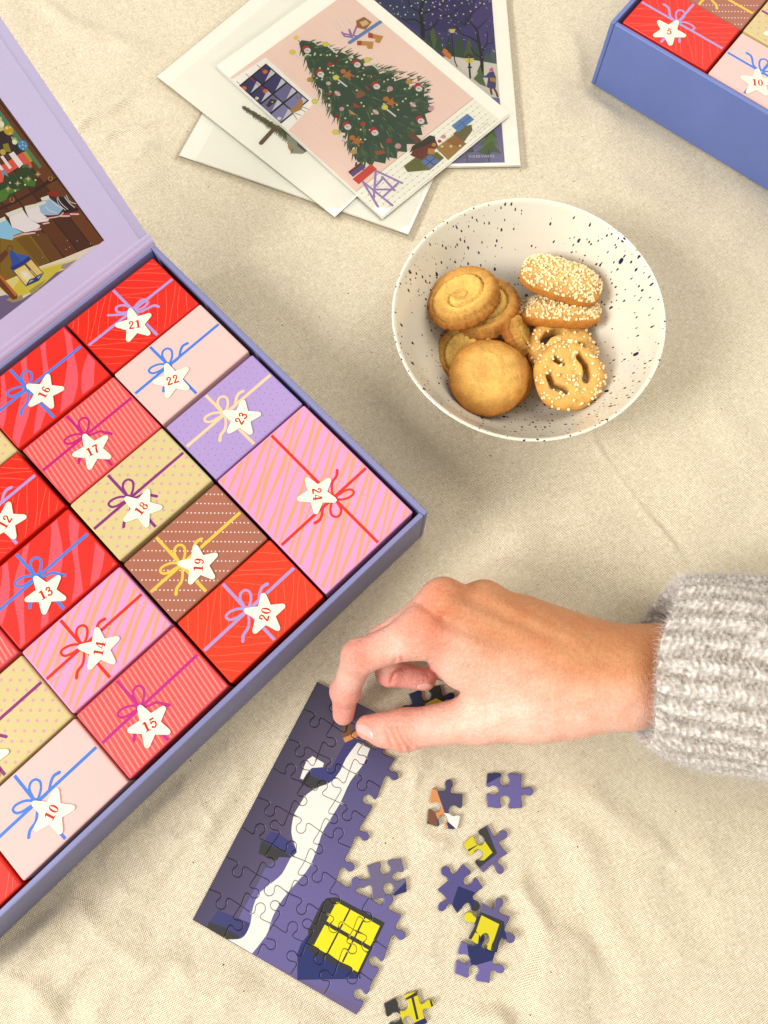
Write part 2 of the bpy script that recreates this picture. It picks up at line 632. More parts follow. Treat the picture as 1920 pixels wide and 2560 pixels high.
def build_cloth():
    fx = np.arange(-0.36, 0.3601, 0.0016)
    fy = np.arange(-0.22, 0.6201, 0.0016)
    out = np.array([0.40, 0.46, 0.54, 0.66, 0.82, 1.0])
    xs = np.concatenate([-out[::-1], fx, out])
    ys = np.concatenate([-out[::-1] + 0.14, fy, out + 0.26])
    X, Y = np.meshgrid(xs, ys)
    H = cloth_height(X, Y)
    V = np.stack([X.ravel(), Y.ravel(), H.ravel()], 1)
    nx, ny = len(xs), len(ys)
    idx = np.arange(nx * ny).reshape(ny, nx)
    Q = np.stack([idx[:-1, :-1], idx[:-1, 1:], idx[1:, 1:], idx[1:, :-1]], -1).reshape(-1, 4)
    o = mesh('table_cloth', V.tolist(), Q.tolist(), None, M['linen'], smooth=True)
    o['kind'] = 'structure'


build_cloth()

# ------------------------------------------------------------------ trays
def build_tray(name, label, P, mat, lu, lv, skip_back=False):
    """P(u, v, z) -> world; the tray holds gifts over [0,lu] x [0,lv]"""
    t = empty(name, P(lu / 2, lv / 2, 0.0))
    tag(t, label, 'box')
    g, w = GM, 0.0034
    zb = 0.0008
    bevel_slab('tray_base', [P(-g + w, -g + w, zb), P(lu + g - w, -g + w, zb), P(lu + g - w, lv + g - w, zb), P(-g + w, lv + g - w, zb)],
               [P(-g + w, -g + w, .003), P(lu + g - w, -g + w, .003), P(lu + g - w, lv + g - w, .003), P(-g + w, lv + g - w, .003)], 0, M['dark'], t, 0)

    def wall(u0, u1, v0, v1):
        q = lambda z: [P(u0, v0, z), P(u1, v0, z), P(u1, v1, z), P(u0, v1, z)]
        bevel_slab('side_wall', q(zb), q(ZR), 0.0011, mat, t, 3)
    e = 0.00005
    wall(-g, lu + g, -g, -g + w)
    wall(-g, lu + g, lv + g - w, lv + g)
    wall(-g, -g + w, -g + w + e, lv + g - w - e)
    wall(lu + g - w, lu + g, -g + w + e, lv + g - w - e)
    return t


tray = build_tray('gift_tray', 'open lavender advent tray of numbered gift boxes with its lid raised', tray_pt, M['tray'], 5 * CA, 5 * CB)

# second tray, cut off by the picture's corner
z3 = zm(3.607, 1460, 0)
_c = at(z3(240, 195), ZR)
_d = at(z3(1659, 1030), ZR)
T1 = (_d - _c) / np.linalg.norm(_d - _c)            # along the front (5 -> 10)
T2 = np.array([-T1[1], T1[0], 0.0])                 # away from the viewer (5 -> 4)
TO = _c + T1 * GM + T2 * GM


def tray2_pt(u, v, z):
    p = TO + T2 * u + T1 * v
    return np.array([p[0], p[1], z])


tray_b = build_tray('gift_tray', 'blue tray of gift boxes cut off by the upper right corner', tray2_pt, M['blue_tray'], 5 * CA, 5 * CB)

# ------------------------------------------------------------------ lettering
def digit(pr, ch, T, col, bg):
    """T maps the unit box of a digit to the drawing plane (mm); sc is its height"""
    sc = np.linalg.norm(np.array(T(0, 1)) - np.array(T(0, 0)))

    def ring(cx, cy, rx, ry, ix, iy):
        pr.poly([T(cx + rx * math.cos(a), cy + ry * math.sin(a)) for a in np.linspace(0, 2 * math.pi, 20, endpoint=False)], col)
        pr.poly([T(cx + ix * math.cos(a), cy + iy * math.sin(a)) for a in np.linspace(0, 2 * math.pi, 16, endpoint=False)], bg)

    def rect(x0, y0, x1, y1):
        pr.poly([T(x0, y0), T(x1, y0), T(x1, y1), T(x0, y1)], col)

    def st(p, w, w2=None):
        pr.stroke([T(*q) for q in smooth_path(p, 4)], w * sc, col, None if w2 is None else w2 * sc)

    def ball(x, y, r=.1):
        pr.disc(T(x, y), r * sc, col)
    if ch == '0':
        ring(.32, .5, .32, .51, .12, .43)
    elif ch == '1':
        rect(.22, 0, .46, 1); rect(.06, 0, .62, .09); pr.poly([T(.23, 1), T(.04, .86), T(.04, .8), T(.23, .84)], col)
    elif ch == '2':
        st([(.14, .74), (.17, .92), (.34, .97), (.5, .84), (.48, .64), (.28, .4), (.1, .12)], .13, .17)
        rect(.04, 0, .62, .18); ball(.15, .73, .11)
    elif ch == '3':
        st([(.13, .8), (.3, .95), (.49, .82), (.44, .62), (.26, .54)], .15)
        st([(.26, .54), (.5, .45), (.53, .22), (.36, .05), (.12, .12)], .17); ball(.13, .79, .1); ball(.12, .17, .1)
    elif ch == '4':
        rect(.34, 0, .56, 1); rect(.0, .24, .68, .33); pr.stroke([T(.38, .97), T(.03, .28)], .08 * sc, col); rect(.24, 0, .66, .08)
    elif ch == '5':
        rect(.12, .82, .56, 1); pr.stroke([T(.15, .9), T(.12, .5)], .08 * sc, col)
        st([(.12, .52), (.32, .62), (.53, .5), (.54, .24), (.36, .05), (.12, .12)], .16); ball(.13, .18, .1)
    elif ch in '69':
        U = T if ch == '6' else (lambda x, y: T(.64 - x, 1 - y))
        pr.poly([U(.32 + .3 * math.cos(a), .31 + .32 * math.sin(a)) for a in np.linspace(0, 2 * math.pi, 20, endpoint=False)], col)
        pr.stroke([U(*q) for q in smooth_path([(.1, .32), (.13, .66), (.28, .92), (.48, .93)], 4)], .17 * sc, col, .09 * sc)
        pr.poly([U(.33 + .1 * math.cos(a), .3 + .23 * math.sin(a)) for a in np.linspace(0, 2 * math.pi, 14, endpoint=False)], bg)
        pr.disc(U(.47, .85), .09 * sc, col)
    elif ch == '7':
        rect(.05, .82, .6, 1); st([(.54, .86), (.36, .5), (.3, .06)], .16, .24)
    elif ch == '8':
        ring(.32, .74, .25, .26, .1, .17); ring(.32, .28, .31, .3, .12, .2)


LET = {'V': [[(0, 1), (.3, 0), (.6, 1)]], 'I': [[(.1, 0), (.1, 1)]], 'E': [[(.5, 1), (.05, 1), (.05, 0), (.5, 0)], [(.05, .5), (.4, .5)]],
       'S': [[(.5, .85), (.28, 1), (.06, .78), (.28, .52), (.5, .26), (.28, 0), (.03, .14)]], 'A': [[(0, 0), (.32, 1), (.64, 0)], [(.12, .35), (.52, .35)]]}


def lettering(pr, text, p0, p1, h, wgt, col):
    """stroke lettering from p0 to p1 (mm), cap height h"""
    p0, p1 = np.array(p0), np.array(p1)
    wd = {'I': .22, 'V': .62, 'E': .55, 'S': .55, 'A': .66}
    tot = sum(wd[c] + .2 for c in text)
    ex = (p1 - p0) / tot
    ey = np.array([-ex[1], ex[0]])
    ey = ey / np.linalg.norm(ey) * h
    if pr.flip_text:
        ey = -ey
    x = 0.0
    for c in text:
        for s in LET[c]:
            pr.stroke([tuple(p0 + ex * (x + q[0]) + ey * q[1]) for q in s], wgt, col, caps=False)
        x += wd[c] + .2


# ------------------------------------------------------------------ gift boxes
RED, RLINE = (238, 34, 6), (255, 98, 66)
LILAC, BLUE, MAGENTA, PURPLE = (184, 156, 214), (72, 132, 224), (202, 18, 120), (146, 38, 118)
YELLOW, SCARLET, CREAM = (250, 204, 70), (240, 40, 16), (255, 216, 160)
STYLE = {'lines': (RED, LILAC), 'plain': ((255, 205, 195), BLUE), 'speck': ((186, 158, 214), CREAM), 'candy': ((250, 164, 208), SCARLET),
         'wave': ((240, 40, 22), BLUE), 'stripe': ((250, 88, 92), MAGENTA), 'dots': ((226, 206, 142), PURPLE), 'rows': ((180, 110, 84), YELLOW)}
WORD = {'lines': 'red gift box with lilac ribbon', 'plain': 'pale pink gift box', 'speck': 'lilac speckled gift box',
        'candy': 'pink orange-striped gift box', 'wave': 'red gift box with pink waves',
        'stripe': 'coral pinstriped gift box', 'dots': 'beige pink-dotted gift box', 'rows': 'brown white-dotted gift box'}
BOW_UP = [(0, 0), (-2.6, 3.4), (-4.6, 7.0), (-4.2, 10.2), (-1.8, 11.8), (0.9, 10.4), (1.6, 6.4), (0.6, 1.6), (0, 0)]
BOW_LEFT = [(0, 0), (-3.4, 1.1), (-7.3, 0.6), (-11.0, -1.4), (-12.0, -3.7), (-9.8, -5.2), (-6.5, -4.2), (-2.8, -1.7), (0, 0)]
TAIL_UP = [(0, 0), (3.0, 2.4), (5.8, 5.6), (6.6, 10.4), (7.8, 13.6), (10.6, 15.4)]
TAIL_DOWN = [(0, 0), (1.0, -4.6), (0.8, -9.6), (-1.6, -13.6), (-1.9, -17.2)]
TAIL_RIGHT = [(0, 0), (4.4, 1.0), (8.4, 2.9), (12.0, 2.2), (15.8, 1.4)]
BOW21 = ([(0, 0), (1.6, 3.6), (4.6, 7.2), (7.6, 7.6), (8.8, 5.0), (6.2, 1.8), (2.2, .2), (0, 0)], [(0, 0), (-2.4, 2.2), (-6.4, 3.6), (-10.6, 2.4), (-10.2, -.8), (-6.4, -1.8), (-2.6, -.8), (0, 0)],
         [(0, 0), (4, -1.2), (9, 1.2), (13, 3.4), (16, 2.6)], [(0, 0), (-4.4, -2.6), (-9.4, -3.2), (-15.4, -3.6)])


def gift(num, style, P, i0, i1, j0, knot, star, tip, text, bow='up', rot=0.0, mir=1.0, dz=0.0, where='', size=1.0):
    """P(u,v,z) tray frame; cell rows i0..i1, column j0; knot, star: photograph pixels"""
    gap = 0.0009
    u0, u1, v0, v1 = i0 * CA + gap, i1 * CA - gap, j0 * CB + gap, (j0 + 1) * CB - gap
    jx, jy, ja = RNG.uniform(-.0005, .0005), RNG.uniform(-.0005, .0005), RNG.uniform(-.006, .006)
    zt = ZT + dz + RNG.uniform(-.0010, .0010)
    uc, vc = (u0 + u1) / 2, (v0 + v1) / 2

    def Q(u, v, z):
        du, dv = u - uc, v - vc
        return P(uc + du - ja * dv + jx, vc + dv + ja * du + jy, z)
    base, rib = STYLE[style]
    if num == 20:
        base = (248, 58, 12)
    if num == 15:
        rib = (204, 34, 132)
    if num == 18:
        rib = (140, 42, 124)
    t = empty('gift_box', Q(uc, vc, 0.0034))
    tag(t, f'{WORD[style]}, star numbered {num}, {where}', 'gift box', 'numbered gift boxes in the trays')
    quad = lambda z, s=0.0: [Q(u0 + s, v0 + s, z), Q(u1 - s, v0 + s, z), Q(u1 - s, v1 - s, z), Q(u0 + s, v1 - s, z)]
    body = bevel_slab('carton', quad(0.0034), quad(zt), 0.0013, gift_mat(base), t, 3)
    # printed top
    o = Q(u0, v0, zt)
    pl = Plane(o, Q(u1, v0, zt) - o, Q(u0, v1, zt) - o)
    W, Hh = (u1 - u0) * 1000, (v1 - v0) * 1000
    ins = 1.15
    clip = [(ins, ins), (W - ins, ins), (W - ins, Hh - ins), (ins, Hh - ins)]
    pr = Print(clip, base)
    k = np.array(pl.px(knot))
    # world-aligned millimetre frame -> plane frame
    R2 = np.array([[pl.ax[0], pl.ax[1]], [pl.ay[0], pl.ay[1]]])
    wl = lambda x, y: tuple(k + R2 @ np.array([x, y]))
    wc = lambda x, y: tuple(np.array([W / 2, Hh / 2]) + R2 @ np.array([x, y]))
    rg = random.Random(num * 13 + int(1000 * abs(P(0, 0, 0)[0])))
    span = 48
    if style == 'lines':
        # hatching: upright in the quarters above and below the knot, level at its sides
        for axis in (0, 1):
            x = -56.0
            while x < 56:
                x += rg.uniform(3.6, 5.6)
                for sgn in (-1, 1):
                    def keep(p):
                        # quarter test in plane frame
                        d = np.array(p) - k
                        a = d[0] * sgn > 0.6 and d[1] * sgn > 0.6
                        b = d[0] * sgn > 0.6 and d[1] * sgn < -0.6
                        return b if axis == 0 else a
                    bend = rg.uniform(-.05, .05)
                    run = []
                    for q in np.linspace(-60, 60, 41):
                        c = x + bend * q + 0.9 * math.sin(q * .12 + x)
                        p = wl(c, q) if axis == 0 else wl(q, c)
                        if keep(p) and -3 < p[0] < W + 3 and -3 < p[1] < Hh + 3:
                            run.append(p)
                        else:
                            if len(run) > 1:
                                pr.stroke(run, 0.42, RLINE, caps=False)
                            run = []
                    if len(run) > 1:
                        pr.stroke(run, 0.42, RLINE, caps=False)
    elif style == 'stripe':
        # fine pinstripes running down to the right
        d = np.array([0.60, -0.80])
        q = np.array([0.80, 0.60])
        x = -60.0
        while x < 60:
            x += 2.75
            a, b = q * x - d * 60, q * x + d * 60
            pr.stroke([wc(*a), wc(*b)], 0.95, (255, 146, 124), caps=False)
    elif style == 'candy':
        x = -62.0
        while x < 62:
            w0 = rg.uniform(1.9, 2.7)
            x += w0 + rg.uniform(2.3, 3.2)
            lo, hi = [], []
            for q in np.linspace(-60, 60, 15):
                c = x + 0.30 * q + 1.0 * math.sin(q * .09 + x * .5)
                ww = w0 * (0.8 + 0.2 * math.sin(q * .13 + x))
                lo.append(wc(c - ww / 2, q)); hi.append(wc(c + ww / 2, q))
            pr.poly(lo + hi[::-1], (255, 166, 118))
    elif style == 'wave':
        x = -62.0
        while x < 62:
            w0 = rg.uniform(5.0, 8.5)
            x += w0 + rg.uniform(4.5, 8)
            lo, hi = [], []
            ph = rg.uniform(0, 6)
            for q in np.linspace(-60, 60, 19):
                c = x - 0.06 * q + 2.2 * math.sin(q * .085 + ph)
                ww = w0 * (0.72 + 0.28 * math.sin(q * .11 + ph * 1.7))
                lo.append(wc(c - ww / 2, q)); hi.append(wc(c + ww / 2, q))
            pr.poly(lo + hi[::-1], (254, 88, 100))
    elif style == 'dots':
        for r in range(-14, 15):
            for c in range(-14, 15):
                x = c * 5.3 + (r * 0.9 * 1.05)
                y = r * 5.45
                p = wc(x + rg.uniform(-.15, .15), y)
                if -1 < p[0] < W + 1 and -1 < p[1] < Hh + 1:
                    pr.disc(p, 0.95, (228, 164, 178), 9)
    elif style == 'rows':
        for r in range(-9, 10):
            for c in range(-26, 27):
                p = wc(c * 2.3 + r * .7, r * 5.75 - c * 0.02)
                if -.5 < p[0] < W + .5 and -.5 < p[1] < Hh + .5:
                    pr.disc(p, 0.46, (250, 240, 232), 6)
    elif style == 'speck':
        for r in range(-13, 14):
            for c in range(-13, 14):
                p = wc(c * 4.3 + (r % 2) * 2.1 + rg.uniform(-.8, .8), r * 3.6 + rg.uniform(-.7, .7))
                if -.5 < p[0] < W + .5 and -.5 < p[1] < Hh + .5:
                    pr.disc(p, 0.3, (112, 84, 160), 6)
    rw = 1.85 * size
    # ribbons: the long one along v, the short one along u
    pr.stroke([(k[0], -2), (k[0], Hh + 2)], rw, rib, caps=False)
    pr.stroke([(-2, k[1]), (W + 2, k[1])], rw, rib, caps=False)
    cr, sr = math.cos(math.radians(rot)), math.sin(math.radians(rot))

    def B(x, y):
        x *= mir
        x, y = x * size, y * size
        return wl(x * cr - y * sr, x * sr + y * cr)
    if bow == '21':
        paths = [(BOW21[0], 1.5, 1.5), (BOW21[1], 1.5, 1.5), (BOW21[2], 1.4, 1.8), (BOW21[3], 1.4, 1.6)]
    else:
        paths = [(BOW_UP, 1.45, 1.45), (BOW_LEFT, 1.45, 1.45), (TAIL_UP if bow == 'up' else TAIL_RIGHT, 1.3, 1.9), (TAIL_DOWN, 1.3, 1.9)]
    for path, wa, wb_ in paths:
        pts = smooth_path([B(*p) for p in path], 4)
        pr.stroke(pts, wa * size, rib, wb_ * size)
    pr.poly([B(-2.2, 2.6), B(2.4, 2.2), B(1.8, -2.4), B(-2.6, -1.8)], rib)
    vs, fs, cs = pr.cut()
    mesh('printed_top', [pl.w(p, 0.05) for p in vs], [f[::-1] for f in fs] if pl.flip else fs, [ccol(c) for c in cs], M['print'], t)
    # star tag, a little proud of the top
    if star is not None:
        c = np.array(pl.px(star))
        RO, RI = 12.6 * size, 6.1 * size
        sp = []
        for q in range(5):
            a = math.radians(tip + 72 * q)
            for da, f in ((-7.5, .90), (-3.4, .965), (0, .975), (3.4, .965), (7.5, .90)):
                sp.append((RO * f * math.cos(a + math.radians(da)), RO * f * math.sin(a + math.radians(da))))
            b = a + math.radians(36)
            sp.append((RI * math.cos(b), RI * math.sin(b)))
        sp = [tuple(c + R2 @ np.array(p)) for p in sp]
        if area2(sp) < 0:
            sp = sp[::-1]
        n = len(sp)
        h0, h1 = 0.1, 0.75
        V = [pl.w(p, h0) for p in sp] + [pl.w(p, h1) for p in sp]
        Fc = [tuple(range(n, 2 * n))] + [(q, (q + 1) % n, n + (q + 1) % n, n + q) for q in range(n)]
        if pl.flip:
            Fc = [f[::-1] for f in Fc]
        st = mesh('star_tag', V, Fc, None, M['star'], t)
        # number
        ta = math.radians(text)
        hgt = 5.5 * size
        s = str(num)
        wid = .74 * len(s) - .1
        ex, ey = np.array([math.cos(ta), math.sin(ta)]) * hgt, np.array([-math.sin(ta), math.cos(ta)]) * hgt
        off = 0
        for ch in s:
            np_ = Print([tuple(c + R2 @ np.array(q)) for q in ((-8, -8), (8, -8), (8, 8), (-8, 8))], None)
            digit(np_, ch, (lambda x, y, off=off: tuple(c + R2 @ (ex * (x + off - wid / 2) + ey * (y - .5)))), 'ink', 'bg')
            off += .74
            vs, fs, cs = np_.cut()
            kf = [f for f, cc in zip(fs, cs) if cc == 'ink']
            used = sorted({i for f in kf for i in f})
            ren = {i: q for q, i in enumerate(used)}
            kf = [[ren[i] for i in (f[::-1] if pl.flip else f)] for f in kf]
            mesh('digit', [pl.w(vs[i], h1 + .04) for i in used], kf, None, M['number'], st)
        # little eyelet where the tag hangs from the bow
        ev = [(k[0] + .42 * math.cos(a), k[1] + .42 * math.sin(a)) for a in np.linspace(0, 2 * math.pi, 8, endpoint=False)]
        mesh('eyelet', [pl.w(p, .2) for p in ev], [tuple(range(8))[::-1] if pl.flip else tuple(range(8))], None, M['star'], t)
    return t


_gm = {}


def gift_mat(c):
    if c not in _gm:
        _gm[c] = paper('carton_paper', c, rough=0.42, spec=0.35, var=0.04, bump=0.05)
    return _gm[c]


D_ = DISP
A_ = tray_pt
gift(21, 'lines', A_, 0, 1, 0, D_(287.3, 670.4), D_(291.7, 702.4), 38, 12, '21', where='in the tray corner beside the hinge')
gift(22, 'plain', A_, 1, 2, 0, D_(364.6, 790), D_(373.3, 822), 42, 20, where='between the boxes 21 and 23')
gift(23, 'speck', A_, 2, 3, 0, D_(485.2, 894.8), D_(521.6, 904.7), 87, 62, where='beside the big pink box')
gift(24, 'candy', A_, 3, 5, 0, D_(720.3, 1075.3), D_(685.3, 1068), 52, -82, rot=180, where='largest of all')
gift(16, 'wave', A_, 0, 1, 1, D_(59.8, 839.5), D_(96.3, 848.3), 85, 65, 'right', where='at the tray edge by the lid')
gift(17, 'stripe', A_, 1, 2, 1, D_(183.8, 941.6), D_(201.2, 973.7), 50, 30, 'right', where='between 16 and 18')
gift(18, 'dots', A_, 2, 3, 1, D_(280, 1077), D_(306, 1099), 75, 55, 'right', where='between 17 and 19')
gift(19, 'rows', A_, 3, 4, 1, D_(392, 1220), D_(430, 1220.6), 32, 85, where='beside the big pink box')
gift(20, 'lines', A_, 4, 5, 1, D_(534.8, 1319.2), D_(573, 1327.3), 25, 78, where='at the front wall')
gift(11, 'dots', A_, 0, 1, 2, D_(-110, 960), D_(-80, 975), 60, 40, where='only its corner in view at the left edge')
gift(12, 'lines', A_, 1, 2, 2, D_(-22, 1107), D_(13, 1128), 16, 62, where='cut off by the left edge')
gift(13, 'wave', A_, 2, 3, 2, D_(79.7, 1248), D_(100, 1281.5), 56, 32, 'right', where='between 12 and 14')
gift(14, 'candy', A_, 3, 4, 2, D_(179.7, 1396.5), D_(215.6, 1401.8), 31, 80, where='between 13 and 15')
gift(15, 'stripe', A_, 4, 5, 2, D_(303, 1529), D_(324, 1565.6), 51.6, 30, 'right', where='at the front wall beside box 20')
gift(8, 'stripe', A_, 2, 3, 3, D_(-130, 1420), D_(-100, 1450), 50, 30, dz=-.001, where='only its corner in view at the left edge')
gift(9, 'dots', A_, 3, 4, 3, D_(-50, 1597), D_(-28, 1640), 20, 40, 'right', dz=-.002, where='cut off by the left edge below box 14')
gift(10, 'plain', A_, 4, 5, 3, D_(78.5, 1734), D_(113, 1754.6), 84, 65, dz=-.0015, where='at the front wall of the lavender tray')
gift(5, 'lines', A_, 4, 5, 4, D_(-120, 1960), D_(-95, 1990), 40, 30, dz=-.003, where='cut off at lower left')
B_ = tray2_pt
gift(5, 'lines', B_, 0, 1, 0, z3(845, 205), z3(765, 292), 53.5, -12, rot=-8, mir=-1, where='in the corner of the blue tray')
gift(10, 'plain', B_, 0, 1, 1, z3(1600, 650), z3(1560, 752), 10, -4, rot=-8, mir=-1, where='at the front of the blue tray')
gift(4, 'rows', B_, 1, 2, 0, z3(1150, -90), z3(1130, -190), 40, 0, mir=-1, where='behind the red box in the blue tray')
gift(9, 'dots', B_, 1, 2, 1, z3(1850, 235), z3(1772, 305), 38, -10, mir=-1, where='at the right edge in the blue tray')

# ------------------------------------------------------------------ raised lid of the lavender tray
Print.flip_text = False
TH = math.radians(60)
LUP = -E1 * math.cos(TH) + EZ * math.sin(TH)        # up along the lid
LN = E1 * math.sin(TH) + EZ * math.cos(TH)          # its inner face looks this way
_h = at((387, 612), ZR)
LO = _h - LUP * 0.0005
lidp = Plane(LO, E2, LUP)                           # x from the right edge to the left, y up
LWID, LHGT = 373.0, 250.0


def lw(x, y, h=0.0):
    return LO + E2 * x / 1000 + LUP * y / 1000 + LN * h / 1000


lid = bevel_slab('lid', [lw(0, 0, -3), lw(LWID, 0, -3), lw(LWID, LHGT, -3), lw(0, LHGT, -3)],
                 [lw(0, 0, 0), lw(LWID, 0, 0), lw(LWID, LHGT, 0), lw(0, LHGT, 0)], 0.0009, M['lid'], tray, 3)
# lining sheet: a thinner sheet glued inside, its edge makes the fine line near the border
bevel_slab('lid_lining', [lw(6.5, 3, .05), lw(LWID - 6.5, 3, .05), lw(LWID - 6.5, LHGT - 7, .05), lw(6.5, LHGT - 7, .05)],
           [lw(6.5, 3, .4), lw(LWID - 6.5, 3, .4), lw(LWID - 6.5, LHGT - 7, .4), lw(6.5, LHGT - 7, .4)], 0.00012, M['lid'], lid, 1)
# hinge strip with its soft crease, from the tray's back rim to the lid
hv, hf = [], []
prof = [(-0.6, -2.2), (0.6, -0.6), (1.6, 0.35), (4.2, 0.5), (5.4, 0.56), (6.0, 0.44), (6.6, 0.56), (8.6, 0.52), (9.4, 0.42)]
for i, (y, h) in enumerate(prof):
    for x in (-0.8, LWID - 1):
        hv.append(lw(x, y, h))
for i in range(len(prof) - 1):
    hf.append((2 * i, 2 * i + 1, 2 * i + 3, 2 * i + 2))
mesh('hinge', hv, hf, None, M['lid'], lid, smooth=True)

zL1, zL2 = zm(6.144, 0, 240), zm(6.144, 0, 580)
l1 = lambda pts: [lidp.px(zL1(*p)) for p in pts]
l2 = lambda pts: [lidp.px(zL2(*p)) for p in pts]
c0 = lidp.px((259.6, 600.3))
PX0, PY0 = c0
panel = [(PX0, PY0), (LWID - PX0, PY0), (LWID - PX0, LHGT - PY0 * .8), (PX0, LHGT - PY0 * .8)]
pr = Print(panel, (96, 50, 18))
rg = random.Random(5)
x = PX0
while x < LWID - PX0:                              # plank wall of the printed hut
    w0 = rg.uniform(5.5, 9.5)
    c = rg.choice([(84, 42, 14), (104, 54, 18), (116, 64, 22), (92, 48, 20)])
    pr.poly([(x, PY0), (x + w0, PY0), (x + w0 + 3, 240), (x + 3, 240)], c)
    pr.poly([(x, PY0), (x + .7, PY0), (x + 3.6, 240), (x + 3, 240)], (58, 28, 10))
    x += w0
mm = 1 / 6.144 * 0.2
# lamplit planks low on the wall
for pts, c in (([(0, 60), (330, -40), (480, 60), (760, 450), (600, 520), (90, 740), (0, 700)], (140, 108, 12)),
               ([(240, 110), (430, 40), (740, 450), (600, 510)], (122, 88, 10)), ([(470, 40), (700, 20), (960, 400), (770, 450)], (112, 70, 14))):
    pr.poly(l2(pts), c)
G = [([(1600, 120), (1530, 180), (1330, 250), (980, 395), (620, 520), (90, 740), (-300, 830), (-300, 1600), (0, 1350), (1250, 410)], (246, 236, 212)),
     ([(1200, 400), (620, 540), (90, 740), (-100, 830), (150, 980), (280, 1010), (600, 870), (1000, 570)], (240, 230, 138)),
     ([(1010, 470), (660, 560), (300, 720), (200, 860), (280, 1000), (600, 860), (850, 660)], (226, 212, 70)),
     ([(1185, 420), (950, 500), (930, 560), (1010, 565)], (168, 154, 168)),
     ([(1010, 565), (860, 620), (600, 860), (300, 1050), (90, 960), (-300, 1050), (-300, 1600), (0, 1350)], (122, 108, 146)),
     ([(700, 730), (580, 800), (440, 900), (480, 960), (600, 870)], (176, 166, 92)),
     ([(330, 960), (240, 1000), (130, 1010), (90, 1040), (200, 1080), (360, 1030)], (168, 158, 110)),
     ([(0, 340), (85, 262), (132, 330), (0, 480), (-200, 640), (-200, 500)], (112, 56, 28)),
     ([(-100, 560), (0, 655), (150, 820), (270, 960), (258, 1020), (195, 1040), (0, 845), (-100, 740)], (120, 62, 14)),
     ([(-100, 560), (0, 655), (150, 820), (270, 960), (230, 985), (0, 700), (-100, 620)], (206, 124, 34))]
for pts, c in G:
    pr.poly(l2(pts), c)
ring = [(150 + 38 * math.cos(a), 250 + 44 * math.sin(a)) for a in np.linspace(0, 2 * math.pi, 15)]
pr.stroke(l2(ring), 0.4, (70, 66, 60))
for pts, c in (([(205, 595), (375, 505), (545, 690), (395, 815)], (250, 226, 140)), ([(395, 488), (475, 420), (645, 620), (565, 665)], (246, 214, 120)),
               ([(300, 600), (420, 590), (480, 690), (420, 760), (340, 700)], (254, 246, 190)), ([(340, 620), (400, 620), (430, 680), (380, 700)], (255, 254, 235)),
               ([(150, 297), (195, 288), (270, 335), (420, 358), (472, 410), (365, 490), (190, 590), (155, 550), (176, 480), (140, 340)], (46, 84, 172)),
               ([(190, 290), (270, 335), (420, 358), (450, 390), (330, 455)], (60, 96, 184)),
               ([(190, 592), (155, 550), (330, 455), (440, 368), (474, 412), (365, 492)], (38, 52, 140)),
               ([(400, 800), (450, 725), (520, 700), (575, 660), (650, 625), (590, 740), (400, 826)], (52, 62, 120)), ([(430, 790), (470, 730), (520, 735)], (170, 190, 190)), ([(560, 690), (630, 650), (590, 720)], (150, 175, 200))):
    pr.poly(l2(pts), c)
for pts in ([(205, 595), (395, 828), (590, 740), (662, 630), (474, 412)], [(372, 490), (540, 690), (575, 745)], [(395, 488), (560, 670)]):
    pr.stroke(l2(pts), 0.42, (34, 36, 96))
for (x, y) in ((1180, 135), (1065, 230), (1030, 125), (582, 42), (1010, 262), (1385, 180), (650, 385)):
    pr.disc(lidp.px(zL2(x, y)), 0.22, (252, 246, 236), 6)
